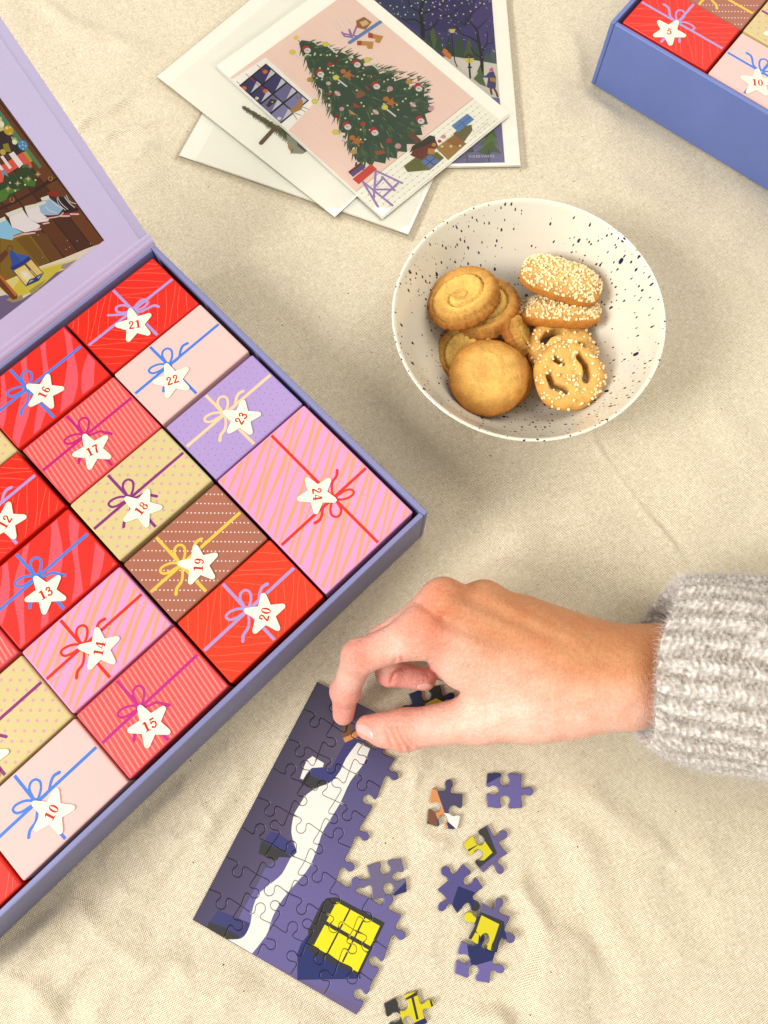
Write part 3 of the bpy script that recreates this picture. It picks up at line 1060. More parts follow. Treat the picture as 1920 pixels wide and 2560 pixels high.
H1 = [([(-50, 160), (20, 250), (640, 1080), (600, 1110), (400, 860), (-50, 300)], (84, 138, 96)),
      ([(-50, 330), (0, 330), (540, 1110), (440, 1130), (-50, 560)], (52, 78, 38)),
      ([(-50, 520), (60, 560), (160, 600), (340, 860), (250, 900), (60, 860), (-50, 860)], (56, 40, 40)),
      ([(-50, 320), (20, 320), (60, 520), (-50, 560)], (210, 206, 150)),
      ([(40, 740), (120, 720), (170, 860), (60, 850)], (150, 140, 30)), ([(160, 620), (240, 640), (290, 720), (200, 720)], (170, 180, 120)),
      ([(-50, 1110), (340, 862), (400, 850), (495, 1085), (460, 1108), (330, 1060), (100, 1200), (75, 1310), (-50, 1340)], (236, 96, 76)),
      ([(350, 865), (395, 845), (500, 1000), (460, 1010)], (176, 172, 60)),
      ([(130, 890), (205, 850), (350, 1040), (300, 1112)], (252, 246, 242)), ([(0, 930), (40, 908), (178, 1100), (140, 1122)], (250, 244, 240)),
      ([(-50, 1010), (0, 1050), (52, 1120), (20, 1145), (-50, 1090)], (250, 244, 240)), ([(60, 880), (100, 900), (160, 950), (130, 980)], (92, 66, 66)),
      ([(20, 1160), (70, 1130), (130, 1240), (100, 1290), (40, 1220)], (120, 160, 186)),
      ([(-50, 1400), (40, 1330), (60, 1200), (130, 1240), (150, 1160), (200, 1230), (330, 1060), (430, 1036), (440, 1120), (530, 1180), (560, 1380), (400, 1405), (200, 1510), (60, 1610), (-50, 1660)], (50, 74, 34)),
      ([(340, 1275), (430, 1240), (490, 1290), (545, 1330), (525, 1392), (440, 1375), (385, 1372)], (78, 124, 40)),
      ([(330, 1060), (430, 1040), (440, 1090), (340, 1100)], (64, 120, 64)),
      ([(-50, 1480), (40, 1430), (150, 1425), (320, 1420), (240, 1470), (140, 1500), (90, 1590), (-50, 1650)], (82, 130, 44)),
      ([(710, 1492), (780, 1462), (885, 1470), (895, 1540), (790, 1535)], (156, 40, 22)),
      ([(850, 1560), (930, 1540), (990, 1560), (1010, 1500), (1090, 1640), (1205, 1740), (1190, 1785), (1060, 1815), (900, 1805), (850, 1700)], (44, 24, 20)),
      ([(910, 1800), (1050, 1790), (1205, 1765), (1205, 1802), (930, 1845)], (158, 44, 34)),
      ([(600, 1720), (575, 1650), (690, 1600), (750, 1570), (860, 1640), (965, 1730), (930, 1775), (890, 1820), (760, 1830), (640, 1822)], (164, 200, 226)),
      ([(620, 1562), (740, 1522), (762, 1580), (640, 1608)], (236, 240, 218)), ([(562, 1642), (690, 1600), (705, 1645), (600, 1688)], (230, 236, 212)),
      ([(640, 1830), (900, 1825), (960, 1775), (970, 1800), (905, 1850), (700, 1880)], (110, 40, 40)),
      ([(385, 1740), (450, 1680), (585, 1665), (625, 1790), (748, 1888), (735, 1922), (660, 1940), (560, 1944), (440, 1880)], (248, 244, 242)),
      ([(372, 1690), (575, 1646), (585, 1690), (520, 1720), (385, 1745)], (236, 240, 218)),
      ([(560, 1945), (740, 1920), (745, 1950), (640, 1985)], (120, 44, 40)),
      ([(135, 1860), (250, 1800), (360, 1765), (440, 1880), (615, 1985), (600, 2020), (525, 2062), (380, 2092), (180, 2010)], (250, 246, 244)),
      ([(78, 1802), (330, 1706), (362, 1772), (250, 1820), (130, 1858)], (236, 240, 218)),
      ([(525, 2062), (615, 2020), (625, 2050), (540, 2100), (330, 2120), (380, 2092)], (110, 40, 36)),
      ([(-50, 1950), (100, 1900), (170, 2000), (335, 2092), (200, 2140), (190, 2212), (0, 2180), (-50, 2150)], (150, 214, 246)),
      ([(-50, 1900), (70, 1848), (95, 1905), (-50, 1960)], (236, 240, 218))]
for pts, c in H1:
    pr.poly(l1(pts), c)
for pts, w0, c in (([(-40, 1745), (300, 1590), (600, 1420), (760, 1320), (900, 1262)], 1.3, (60, 30, 14)), ([(540, 1430), (640, 1380), (740, 1290), (780, 1300)], .9, (50, 26, 14)),
                   ([(920, 1842), (1060, 1840)], .9, (240, 206, 196)), ([(1080, 1812), (1200, 1812)], .9, (240, 206, 196)), ([(700, 1880), (900, 1845), (965, 1790)], .7, (236, 196, 186)),
                   ([(660, 1960), (745, 1945)], .8, (240, 206, 196)), ([(530, 2062), (620, 2040)], .8, (240, 206, 196)), ([(330, 2120), (530, 2100)], .9, (240, 206, 196)), ([(190, 2170), (335, 2125)], .8, (236, 190, 180)),
                   ([(880, 1550), (930, 1640), (1040, 1740)], .35, (246, 240, 236)), ([(870, 1570), (900, 1660), (1000, 1750)], .3, (246, 240, 236)), ([(1010, 1520), (1070, 1620), (1160, 1650)], .35, (246, 240, 236)),
                   ([(990, 1550), (1060, 1640), (1140, 1710)], .4, (246, 240, 236)), ([(760, 1575), (860, 1670), (950, 1720)], .3, (240, 246, 250)), ([(700, 1700), (760, 1760), (860, 1790)], .3, (240, 246, 250))):
    pr.stroke(l1(smooth_path(pts, 4)), w0, c)
for (x, y) in ((120, 1420), (268, 1340), (430, 1270), (578, 1200)):
    for a in (0, 45, 90, 135):
        r = 46 if a % 90 == 0 else 32
        ca, sa = math.cos(math.radians(a)) * r, math.sin(math.radians(a)) * r
        pr.stroke(l1([(x - ca, y - sa), (x + ca, y + sa)]), .16, (252, 236, 168), caps=False)
for (x, y, r, c) in ((128, 525, 2.5, (214, 168, 28)), (100, 490, .8, (250, 226, 110)), (348, 755, 2.6, (80, 150, 204)), (220, 705, 1.3, (246, 248, 200)), (15, 430, 1.6, (248, 246, 206)), (40, 860, 1.5, (206, 180, 80)),
                     (320, 1255, .5, (246, 230, 160)), (540, 1290, .5, (246, 230, 160)), (380, 1362, .5, (246, 230, 160)), (230, 1452, .5, (246, 230, 160)), (150, 1330, .5, (246, 230, 160))):
    pr.disc(lidp.px(zL1(x, y)), r, c, 14)
for (x, y) in ((342, 708), (300, 768), (390, 765), (350, 810), (345, 752), (150, 480), (150, 570)):
    pr.disc(lidp.px(zL1(x, y)), .34, (236, 244, 250), 7)
for (x, y) in ((770, 1265), (182, 1592)):
    pr.stroke(l1([(x + 32 * math.cos(a), y + 34 * math.sin(a)) for a in np.linspace(-1.2, 4.2, 10)]), .34, (196, 150, 84))
vs, fs, cs = pr.cut()
mesh('printed_picture', [lw(p[0], p[1], .47) for p in vs], [f[::-1] for f in fs], [ccol(c) for c in cs], M['gloss'], lid)

# ------------------------------------------------------------------ puzzle
PZ = 0.0021                                          # piece thickness
zp4, zp5 = zm(2.765, 460, 1680), zm(2.765, 460, 2060)
pzp = Plane(dp(685, 1472, PZ), dp(770, 2190, PZ) - dp(416, 1985, PZ), dp(416, 1985, PZ) - dp(685, 1472, PZ))
CW, RH = 21.25, 18.78


def knob_edge(a, b, s):
    """puzzle edge from a to b; s = +1 knob to the left of a->b, -1 to the right, 0 straight"""
    a, b = np.array(a, float), np.array(b, float)
    if s == 0:
        return [tuple(a)]
    d = b - a
    n = np.array([-d[1], d[0]]) / np.linalg.norm(d) * 20.0 * s
    pts = [(0, 0), (.14, -.012), (.28, -.03), (.37, -.028), (.405, .0), (.41, .045)]
    ce, r = (.5, .195), .145
    for k in range(11):
        g = math.radians(222 - k * 26.4)
        pts.append((ce[0] + r * math.cos(g) * .96, ce[1] + r * math.sin(g)))
    pts += [(.59, .045), (.595, .0), (.63, -.028), (.72, -.03), (.86, -.012)]
    return [tuple(a + d * t + n * q) for t, q in pts]


def offset_poly(p, k):
    n = len(p)
    P = np.array(p)
    out = []
    sg = 1 if area2(p) > 0 else -1
    for i in range(n):
        e0 = P[i] - P[i - 1]
        e1 = P[(i + 1) % n] - P[i]
        n0 = np.array([-e0[1], e0[0]]) / (np.linalg.norm(e0) + 1e-9)
        n1 = np.array([-e1[1], e1[0]]) / (np.linalg.norm(e1) + 1e-9)
        m = n0 + n1
        L = np.linalg.norm(m)
        m = m / L if L > 1e-6 else n0
        c = max(0.5, m @ n0)
        out.append(tuple(P[i] + m * k * sg / c))
    return out


def piece_mesh(name, outline, pr, pl, parent, base_z=0.0, thick=2.1, tilt=None, base=None):
    """one puzzle piece: printed top with rounded edge, grey board sides"""
    if area2(outline) < 0:
        outline = outline[::-1]
    out = offset_poly(outline, 0.12)
    ins = offset_poly(outline, 0.58)
    mid = offset_poly(outline, 0.28)
    vs, fs, cs = pr.cut(ins, base)
    sh = [(s, c) for s, c in pr.shapes]

    def colour(p):
        c = base if base is not None else pr.base
        for s, cc in sh:
            if inside(p, s):
                c = cc
        return ccol(c, *p)
    V, Fc, C = [], [], []
    tw = lambda p, h: pl.w(p, h) if tilt is None else tilt(p, h)
    V += [tw(p, base_z) for p in vs]
    for f, c in zip(fs, cs):
        Fc.append(f)
        C.append([ccol(c, *vs[i]) for i in f])
    n = len(out)
    k = len(V)
    V += [tw(p, base_z) for p in ins] + [tw(p, base_z - .13) for p in mid] + [tw(p, base_z - .50) for p in out] + [tw(p, base_z - thick) for p in out]
    rc = [colour(p) for p in ins]
    grey = lin((150, 142, 138))
    for r in range(3):
        for i in range(n):
            j = (i + 1) % n
            Fc.append([k + r * n + i, k + (r + 1) * n + i, k + (r + 1) * n + j, k + r * n + j])
            C.append([rc[i], rc[i], rc[j], rc[j]] if r < 2 else [grey] * 4)
    if pl.flip:
        Fc = [f[::-1] for f in Fc]
        C = [(c[::-1] if isinstance(c, list) else c) for c in C]
    return mesh(name, V, Fc, C, M['print'], parent, weld=True)


q4 = lambda pts: [pzp.px(zp4(*p)) for p in pts]
q5 = lambda pts: [pzp.px(zp5(*p)) for p in pts]


def mixc(a, b, t):
    t = min(1, max(0, t))
    return tuple(a[i] + (b[i] - a[i]) * t for i in range(3))


def sky_col(x, y):
    return mixc(mixc((66, 58, 80), (104, 90, 116), x / 46.0), mixc((72, 64, 92), (110, 96, 136), x / 46.0), (y - 60) / 90.0)


def hill_col(x, y):
    return mixc((74, 66, 102), (108, 98, 152), (y - 10) / 120.0 + x / 300)


pz = Print([(0, 0), (1, 0), (1, 1)], sky_col)
NAVY, BLACK, IVORY, YEL = (34, 42, 98), (52, 50, 48), (246, 240, 228), (246, 230, 16)
pz.poly(q4([(1290, 530), (1240, 640), (1150, 760), (1085, 900), (960, 1110), (930, 1217), (960, 1500), (1500, 1900), (1700, 700), (1420, 480)]), hill_col)
pz.poly(q5([(660, 235), (760, 230), (900, 100), (1600, 500), (1500, 1400), (470, 905), (380, 665), (420, 585), (480, 480), (530, 390), (560, 320)]), hill_col)
pz.poly(q4([(1115, 485), (1215, 455), (1200, 505), (1075, 695), (960, 662), (1018, 665)]), (60, 56, 112))
pz.poly(q4([(870, 672), (960, 660), (1080, 700), (1010, 775), (855, 712)]), (58, 56, 116))
pz.poly(q4([(850, 706), (1002, 772), (935, 800), (895, 820), (812, 776)]), BLACK)
pz.poly(q4([(890, 584), (968, 632), (960, 660), (885, 665), (852, 700), (825, 745), (805, 738), (828, 665), (852, 610)]), IVORY)
pz.poly(q4([(1098, 455), (1190, 412), (1215, 440), (1115, 490)]), (226, 150, 86))
pz.poly(q4([(1090, 440), (1100, 372), (1140, 356), (1170, 395), (1155, 435), (1100, 458)]), (120, 82, 52))
pz.poly(q5([(600, 55), (660, 70), (740, 130), (790, 195), (770, 230), (680, 205), (548, 135)]), (58, 56, 116))
pz.poly(q5([(538, 118), (690, 195), (752, 237), (662, 232), (640, 264), (518, 206)]), BLACK)
pz.poly(q5([(240, 598), (465, 692), (430, 775), (370, 795), (178, 690)]), (58, 56, 110))
pz.poly(q5([(178, 680), (300, 725), (405, 798), (280, 798), (165, 725)]), BLACK)
right = smooth_path(q4([(1285, 532), (1240, 640), (1150, 760), (1085, 900), (1020, 1010), (960, 1110)]) + q5([(930, 150), (870, 300), (790, 400), (690, 520), (620, 640), (580, 760), (510, 860), (466, 912)]), 3)
left = smooth_path(q5([(270, 802), (380, 802), (430, 770), (465, 690), (480, 590), (520, 490), (600, 420), (680, 350), (740, 240), (782, 200), (768, 150), (745, 60)]) + q4([(760, 1000), (790, 940), (850, 850), (940, 795), (1005, 770), (1075, 695), (1120, 600), (1200, 490)]), 3)
pz.poly(right + left, IVORY)
pz.poly(q5([(870, 760), (815, 830), (788, 900), (788, 1086), (1225, 1078), (1220, 1020), (900, 870)]), (36, 46, 104))
pz.poly(q5([(930, 600), (960, 545), (1005, 515), (1060, 512), (1392, 690), (1212, 1060), (868, 890), (862, 745)]), BLACK)
WQ = q5([(1058, 545), (1357, 712), (1205, 1032), (900, 850)])
wq = lambda s, t: tuple((np.array(WQ[0]) * (1 - s) + np.array(WQ[1]) * s) * (1 - t) + (np.array(WQ[3]) * (1 - s) + np.array(WQ[2]) * s) * t)
for s0, s1 in ((0, .29), (.325, .63), (.665, 1)):
    for t0, t1 in ((0, .44), (.52, 1)):
        pz.poly([wq(s0, t0), wq(s1, t0), wq(s1, t1), wq(s0, t1)], YEL)

# knob directions read off the photograph: V[r][c] between columns, H[r][c] between rows
VV = {(1, 1): -1, (2, 1): 1, (2, 2): 1, (2, 3): 1, (3, 1): -1, (3, 2): -1, (3, 3): -1, (4, 1): 1, (4, 2): 1, (4, 3): 1, (5, 1): -1, (5, 2): 1, (5, 3): 1,
      (6, 1): 1, (6, 2): 1, (6, 3): 1, (6, 4): 1, (6, 5): 1, (7, 1): 1, (7, 2): -1, (7, 3): -1, (7, 4): 1, (7, 5): -1, (8, 1): 1, (8, 2): 1, (8, 3): -1, (8, 4): -1, (8, 5): -1, (1, 2): 1}
HH = {(1, 1): 1, (1, 2): -1, (1, 3): -1, (2, 1): 1, (2, 2): 1, (2, 3): 1, (3, 1): -1, (3, 2): -1, (3, 3): 1, (4, 1): 1, (4, 2): 1, (4, 3): -1, (5, 1): -1, (5, 2): -1, (5, 3): 1, (5, 4): -1, (5, 5): -1,
      (6, 1): 1, (6, 2): 1, (6, 3): 1, (6, 4): 1, (6, 5): 1, (7, 1): 1, (7, 2): -1, (7, 3): -1, (7, 4): 1, (7, 5): 1}
jit = {}


def node(r, c):
    if (r, c) not in jit:
        g = random.Random(r * 31 + c)
        jit[(r, c)] = (c * CW + (g.uniform(-.5, .5) if 0 < c else 0), r * RH + (g.uniform(-.5, .5) if 0 < r < 8 else 0))
    return jit[(r, c)]


def v_edge(r, c):          # seam right of column c in row r, from top to bottom; +1: knob to the right
    s = VV.get((r, c), 0) if c > 0 else 0
    return knob_edge(node(r - 1, c), node(r, c), -s)


def h_edge(r, c):          # seam below row r in column c, left to right; +1: knob downward (+y)
    s = HH.get((r, c), 0) if 0 < r < 8 else 0
    return knob_edge(node(r, c - 1), node(r, c), s)


def piece_outline(r, c):
    top = h_edge(r - 1, c)
    rgt = v_edge(r, c)
    bot = h_edge(r, c) + [node(r, c)]
    lef = v_edge(r, c - 1) + [node(r, c - 1)]
    return top + rgt + bot[::-1][:-1] + lef[::-1][:-1]


puzzle = empty('jigsaw_puzzle', dp(600, 1850, 0))
tag(puzzle, 'partly assembled purple jigsaw puzzle with white path and yellow window lying on the cloth', 'puzzle')
grid = [(1, 1)] + [(r, c) for r in range(2, 6) for c in (1, 2, 3)] + [(r, c) for r in range(6, 9) for c in range(1, 6)]
for (r, c) in grid:
    piece_mesh('puzzle_piece', piece_outline(r, c), pz, pzp, puzzle, base_z=random.uniform(-.16, .16))

held = piece_mesh('puzzle_piece', piece_outline(1, 2), pz, pzp, None, base_z=0.9)
tag(held, 'mauve puzzle piece being pressed into place under finger and thumb', 'puzzle piece', 'loose puzzle pieces')
pz_top = pz

# loose pieces
zl = zm(3.318, 860, 1900)


def loose(label, corners, knobs, base, shapes, lift=0.0, tip=None):
    """corners TL, TR, BR, BL in view pixels; knobs for top, right, bottom, left: +1 out, -1 in"""
    C = [at(zl(*p), PZ + lift) for p in corners]
    cx = sum(C) / 4
    # a true rectangle through the traced corners
    ax = (C[1] - C[0] + C[2] - C[3]); ax = ax / np.linalg.norm(ax)
    wdt = (np.linalg.norm(C[1] - C[0]) + np.linalg.norm(C[2] - C[3])) / 2 * 1000
    ay = np.array([ax[1], -ax[0], 0])                  # downward in the view
    hgt = (np.linalg.norm(C[3] - C[0]) + np.linalg.norm(C[2] - C[1])) / 2 * 1000
    pl = Plane(cx - ax * wdt / 2000 - ay * hgt / 2000, ax, ay)
    P = [(0, 0), (wdt, 0), (wdt, hgt), (0, hgt)]
    o = []
    for i in range(4):
        o += knob_edge(P[i], P[(i + 1) % 4], -knobs[i])
    pr = Print(P, base)
    for pts, c in shapes:
        pr.poly([pl.px(zl(*p)) for p in pts], c)
    tilt = None
    if tip is not None:
        tx, ty = tip
        tilt = lambda p, h: pl.w(p, h + tx * p[0] + ty * p[1])
    ob = piece_mesh('puzzle_piece', o, pr, pl, None, tilt=tilt)
    tag(ob, label, 'puzzle piece', 'loose puzzle pieces')
    return ob


loose('dark puzzle piece with orange, brown and white patches beside the thumb', [(738, 232), (984, 284), (945, 580), (684, 528)], (1, -1, -1, -1), (72, 64, 98),
      [([(700, 200), (745, 225), (770, 250), (835, 440), (840, 500), (880, 600), (820, 600), (770, 470), (720, 380)], (226, 148, 84)), ([(690, 390), (760, 420), (775, 560), (700, 560), (670, 480)], (124, 80, 52)),
       ([(675, 480), (715, 530), (715, 580), (670, 560)], (40, 40, 92)), ([(832, 440), (960, 455), (960, 600), (930, 580), (850, 500)], IVORY), ([(845, 495), (945, 585), (930, 600), (880, 590)], (40, 40, 96))])
loose('lilac puzzle piece with a navy corner, nearest the sweater sleeve', [(1188, 115), (1484, 118), (1476, 402), (1190, 388)], (-1, 1, -1, -1), (106, 96, 158),
      [([(1170, 90), (1330, 100), (1310, 130), (1190, 195), (1170, 200)], (34, 40, 92)), ([(1568, 180), (1620, 180), (1620, 330), (1568, 330)], (190, 108, 66))])
loose('mauve puzzle piece with a yellow pane cut by one thin bar', [(985, 700), (1190, 540), (1362, 775), (1160, 935)], (-1, 1, 1, -1), (104, 92, 138),
      [([(960, 680), (1165, 510), (1270, 775), (1130, 890), (1000, 830)], BLACK), ([(960, 690), (1040, 590), (1130, 690), (1010, 752)], (222, 208, 20)), ([(1028, 764), (1165, 668), (1232, 768), (1160, 832), (1050, 830)], (222, 208, 20))])
loose('violet puzzle piece with a navy diamond, touching the yellow piece', [(770, 1080), (990, 860), (1152, 1058), (945, 1272)], (1, -1, 1, 1), (88, 80, 138),
      [([(948, 1045), (1080, 1095), (1160, 1130), (1130, 1290), (900, 1290), (902, 1180)], (32, 38, 92)), ([(1070, 1180), (1140, 1170), (1140, 1270), (1080, 1240)], BLACK)])
loose('mauve puzzle piece with yellow pane and navy wall, half on its neighbours', [(1140, 1185), (1380, 1295), (1272, 1610), (1040, 1480)], (1, 1, -1, 1), (100, 90, 136),
      [([(980, 1200), (1160, 1270), (1330, 1340), (1300, 1640), (1000, 1560)], BLACK), ([(1325, 1340), (1350, 1480), (1290, 1640), (1240, 1600)], (34, 40, 92)), ([(980, 1210), (1115, 1265), (1085, 1350), (980, 1350)], (226, 212, 20)),
       ([(1140, 1288), (1288, 1362), (1245, 1490), (1210, 1560), (1095, 1418)], (226, 212, 20)), ([(1090, 1430), (1120, 1445), (1110, 1540), (1040, 1520)], (226, 212, 20)), ([(1200, 1500), (1232, 1500), (1210, 1610), (1180, 1590)], (226, 212, 20))], lift=0.0017)
loose('lilac puzzle piece with a navy roof, lowest of the right group', [(965, 1495), (1255, 1590), (1215, 1850), (925, 1780)], (1, 1, -1, -1), (112, 102, 162),
      [([(1018, 1510), (1100, 1400), (1200, 1420), (1270, 1590), (1240, 1660), (1060, 1712), (1030, 1600)], (32, 40, 94))])
loose('grey mauve puzzle piece with one navy corner, leaning on the puzzle', [(180, 882), (474, 815), (522, 1100), (240, 1150)], (-1, -1, -1, 1), (112, 102, 134),
      [([(400, 1120), (518, 1005), (540, 1120)], (34, 42, 102))])
loose('yellow paned puzzle piece cut off by the bottom edge', [(318, 2028), (605, 1918), (700, 2180), (420, 2290)], (-1, 1, -1, -1), (222, 208, 24),
      [([(300, 2040), (435, 1980), (470, 2110), (520, 2310), (400, 2310), (340, 2140)], BLACK), ([(310, 2060), (345, 2140), (350, 2200), (300, 2150)], (70, 66, 130)), ([(505, 1980), (605, 1920), (615, 1950), (520, 1990)], BLACK),
       ([(555, 1960), (575, 1955), (620, 2150), (600, 2155)], BLACK), ([(700, 1960), (720, 1960), (750, 2080), (735, 2085)], BLACK), ([(560, 2190), (690, 2130), (720, 2250), (520, 2330)], (34, 40, 96))])
zh = zm(4.1475, 800, 1420)
_ps = [((px - 860) * 3.318, (py - 1900) * 3.318) for px, py in (zh(x, y) for x, y in ((920, 1310), (1230, 1215), (1350, 1480), (985, 1575)))]
_sh = lambda pts: [((px - 860) * 3.318, (py - 1900) * 3.318) for px, py in (zh(x, y) for x, y in pts)]
loose('navy and black puzzle piece with yellow edge under the arched hand', _ps, (-1, 1, -1, 1), (34, 38, 86),
      [(_sh([(1030, 1300), (1240, 1200), (1350, 1460), (1100, 1440), (1060, 1380)]), (48, 48, 44)), (_sh([(1090, 1410), (1200, 1350), (1350, 1420), (1350, 1500), (1100, 1480)]), (226, 212, 20))])

# ------------------------------------------------------------------ greeting cards
zc = zm(1.765, 380, 0)
zt = zm(3.77, 560, 60)
zb = zm(3.95, 900, 0)


def card_frame(corner, along, other, z):
    """corner and a point along one edge (view pixels of zc) -> frame at height z"""
    o = at(zc(*corner), z)
    ax = at(zc(*along), z) - o
    ax = ax / np.linalg.norm(ax)
    ot = at(zc(*other), z) - o
    ay = ot - ax * (ot @ ax)
    return o, ax, ay / np.linalg.norm(ay)


def slab(name, o, ax, ay, x0, x1, y0, y1, z0, z1, mat, parent, bev=0.00012):
    q = lambda z: [np.array([*(o + ax * x / 1000 + ay * y / 1000)[:2], z]) for x, y in ((x0, y0), (x1, y0), (x1, y1), (x0, y1))]
    return bevel_slab(name, q(z0), q(z1), bev, mat, parent, 1)


def sleeve_sheet(o, ax, ay, x0, x1, y0, y1, z, parent):
    """clear sleeve: a thin sheet laid over the card, its margin sagging to the surface below"""
    nx, ny = 14, 12
    V = []
    for j in range(ny + 1):
        for i in range(nx + 1):
            x = x0 + (x1 - x0) * i / nx
            y = y0 + (y1 - y0) * j / ny
            e = min(i, nx - i, j, ny - j)
            dz = -0.0006 if e == 0 else (0.0001 if e == 1 else 0.0002 + 0.0001 * math.sin(i * 1.3 + j * .9))
            p = o + ax * x / 1000 + ay * y / 1000
            V.append((p[0], p[1], z + dz))
    Fc = [(j * (nx + 1) + i, j * (nx + 1) + i + 1, (j + 1) * (nx + 1) + i + 1, (j + 1) * (nx + 1) + i) for j in range(ny) for i in range(nx)]
    return mesh('clear_sleeve', V, Fc, None, M['cello'], parent, smooth=True)


def print_obj(name, pr, pl, h, mat, parent):
    vs, fs, cs = pr.cut()
    fs = [f for f, c in zip(fs, cs) if c is not None]
    cs = [c for c in cs if c is not None]
    used = sorted({i for f in fs for i in f})
    ren = {i: q for q, i in enumerate(used)}
    vs, fs = [vs[i] for i in used], [[ren[i] for i in f] for f in fs]
    return mesh(name, [pl.w(p, h) for p in vs], [f[::-1] for f in fs] if pl.flip else fs, [ccol(c) for c in cs], mat, parent)


# lowest envelope
o, ax, ay = card_frame((118, 685), (1145, 1040), (210, 515), 0.0007)
cd = empty('greeting_card', o)
tag(cd, 'blank white envelope in a clear sleeve, lowest of the card stack', 'card', 'greeting cards fanned out on the cloth')
slab('envelope', o, ax, ay, 0, 187, 0, 132, .0002, .0006, M['card'], cd)
slab('card_back', o, ax, ay, 14, 186.4, 0.4, 131.6, .0007, .0011, M['envelope'], cd)
sleeve_sheet(o, ax, ay, -4, 191, -5, 137, .0014, cd)

# night card on the right
o, ax, ay = card_frame((1625, 728), (1562, 0), (1000, 731), 0.0016)
cd = empty('greeting_card', o)
tag(cd, 'greeting card of a snowy park at night, right of the stack', 'card', 'greeting cards fanned out on the cloth')
slab('envelope', o, ax, ay, -0.5, 190, -0.5, 133, .0003, .0007, M['envelope'], cd)
slab('card', o, ax, ay, 0, 188, 0, 131, .0008, .0016, M['card'], cd)
pl = Plane(np.array([o[0], o[1], .0016]), ax, ay)
b_ = lambda pts: [pl.px(zb(*p)) for p in pts]
g0 = pl.px(zb(1430, 1605))
pr = Print([(g0[0], g0[1]), (184, g0[1]), (184, 126), (g0[0], 126)], (76, 66, 124))
pr.poly(b_([(100, -80), (1300, -80), (1310, 120), (900, 330), (300, 200)]), (66, 56, 112))
pr.poly(b_([(100, -80), (700, -80), (640, 300), (350, 150)]), (62, 70, 108))
pr.poly(b_([(1160, -60), (1330, -60), (1345, 500), (1180, 460), (1100, 200)]), (88, 72, 134))
for x0, y0, w0, h0, c in ((720, 250, 60, 240, (92, 112, 56)), (780, 320, 55, 200, (56, 84, 52)), (880, 340, 50, 220, (44, 66, 50)), (980, 330, 80, 260, (62, 88, 58)), (1075, 370, 60, 220, (84, 106, 54)), (1150, 420, 60, 190, (60, 86, 62)), (1310, 460, 50, 180, (92, 110, 104)), (1260, 500, 60, 130, (78, 100, 92)), (680, 300, 50, 200, (50, 74, 50))):
    pr.poly(b_([(x0, y0), (x0 + w0 * .5, y0 + h0 * .4), (x0 + w0 * .4, y0 + h0 * .42), (x0 + w0, y0 + h0), (x0 - w0, y0 + h0), (x0 - w0 * .45, y0 + h0 * .42), (x0 - w0 * .5, y0 + h0 * .4)]), c)
pr.poly(b_([(820, 560), (930, 560), (1350, 632), (1380, 980), (1300, 1000), (900, 700)]), (246, 238, 222))
pr.poly(b_([(1300, 960), (1380, 970), (1435, 1610), (700, 1620), (1000, 1350)]), (126, 120, 166))
for pts, w0, w1 in (([(620, 380), (615, 230), (600, 100), (640, -30)], 3.6, 2.4), ([(615, 250), (540, 190), (450, 200), (360, 160)], 2.0, .6), ([(640, 300), (720, 270), (800, 170), (900, 140), (1000, 60)], 1.8, .5), ([(600, 140), (690, 110), (800, 60), (860, -20)], 1.6, .5),
                    ([(590, 120), (500, 60), (470, -30)], 1.6, .8), ([(1205, 740), (1200, 560), (1170, 400), (1150, 290), (1090, 230), (1040, 240)], 3.0, 1.2), ([(1180, 430), (1090, 370), (1000, 330), (920, 210)], 1.8, .5), ([(1150, 290), (1210, 240), (1260, 180)], 1.4, .4),
                    ([(1060, 230), (1080, 160), (1180, 70), (1220, 20)], 1.5, .5), ([(1200, 570), (1130, 530), (1090, 460)], 1.4, .5), ([(1215, 500), (1250, 440), (1310, 420), (1300, 380)], 1.4, .4), ([(1250, 440), (1260, 350), (1250, 300)], 1.0, .4), ([(1040, 240), (1040, 160), (1020, 100)], 1.0, .4), ([(1040, 250), (960, 200), (880, 150)], 1.2, .4)):
    pr.stroke(b_(smooth_path(pts, 3)), w0, (34, 26, 30), w1)
for pts, w0 in (([(905, 330), (915, 450), (935, 600), (960, 660)], .9), ([(1080, 620), (1083, 700), (1088, 770)], 1.5), ([(1070, 665), (1098, 665)], 1.5)):
    pr.stroke(b_(pts), w0, (38, 32, 34))
pr.poly(b_([(875, 285), (945, 285), (930, 325), (890, 325)]), (240, 226, 120)); pr.poly(b_([(870, 288), (905, 262), (950, 288)]), (80, 76, 40))
pr.poly(b_([(1025, 570), (1130, 570), (1110, 622), (1050, 622)]), (246, 226, 96)); pr.poly(b_([(1015, 575), (1045, 545), (1078, 522), (1110, 545), (1135, 575)]), (72, 66, 40)); pr.stroke(b_([(1078, 560), (1078, 622)]), .4, (60, 54, 40))
pr.poly(b_([(810, 510), (830, 475), (850, 490), (900, 540), (905, 580), (880, 585), (830, 545)]), (240, 142, 40))
pr.poly(b_([(1185, 640), (1150, 720), (1170, 715), (1120, 780), (1180, 830), (1250, 860), (1215, 770), (1230, 765), (1200, 700)]), (96, 122, 62))
pr.poly(b_([(1275, 712), (1320, 705), (1345, 770), (1340, 870), (1300, 880), (1250, 860), (1265, 770), (1215, 765), (1200, 750), (1245, 745)]), (72, 74, 132))
pr.poly(b_([(1282, 765), (1345, 770), (1342, 815), (1285, 800)]), (206, 146, 62)); pr.poly(b_([(1272, 705), (1285, 675), (1310, 664), (1320, 705)]), (232, 108, 138))
for pts in ([(1290, 875), (1300, 930)], [(1325, 875), (1345, 910), (1360, 955)]):
    pr.stroke(b_(pts), 1.7, (112, 68, 34))
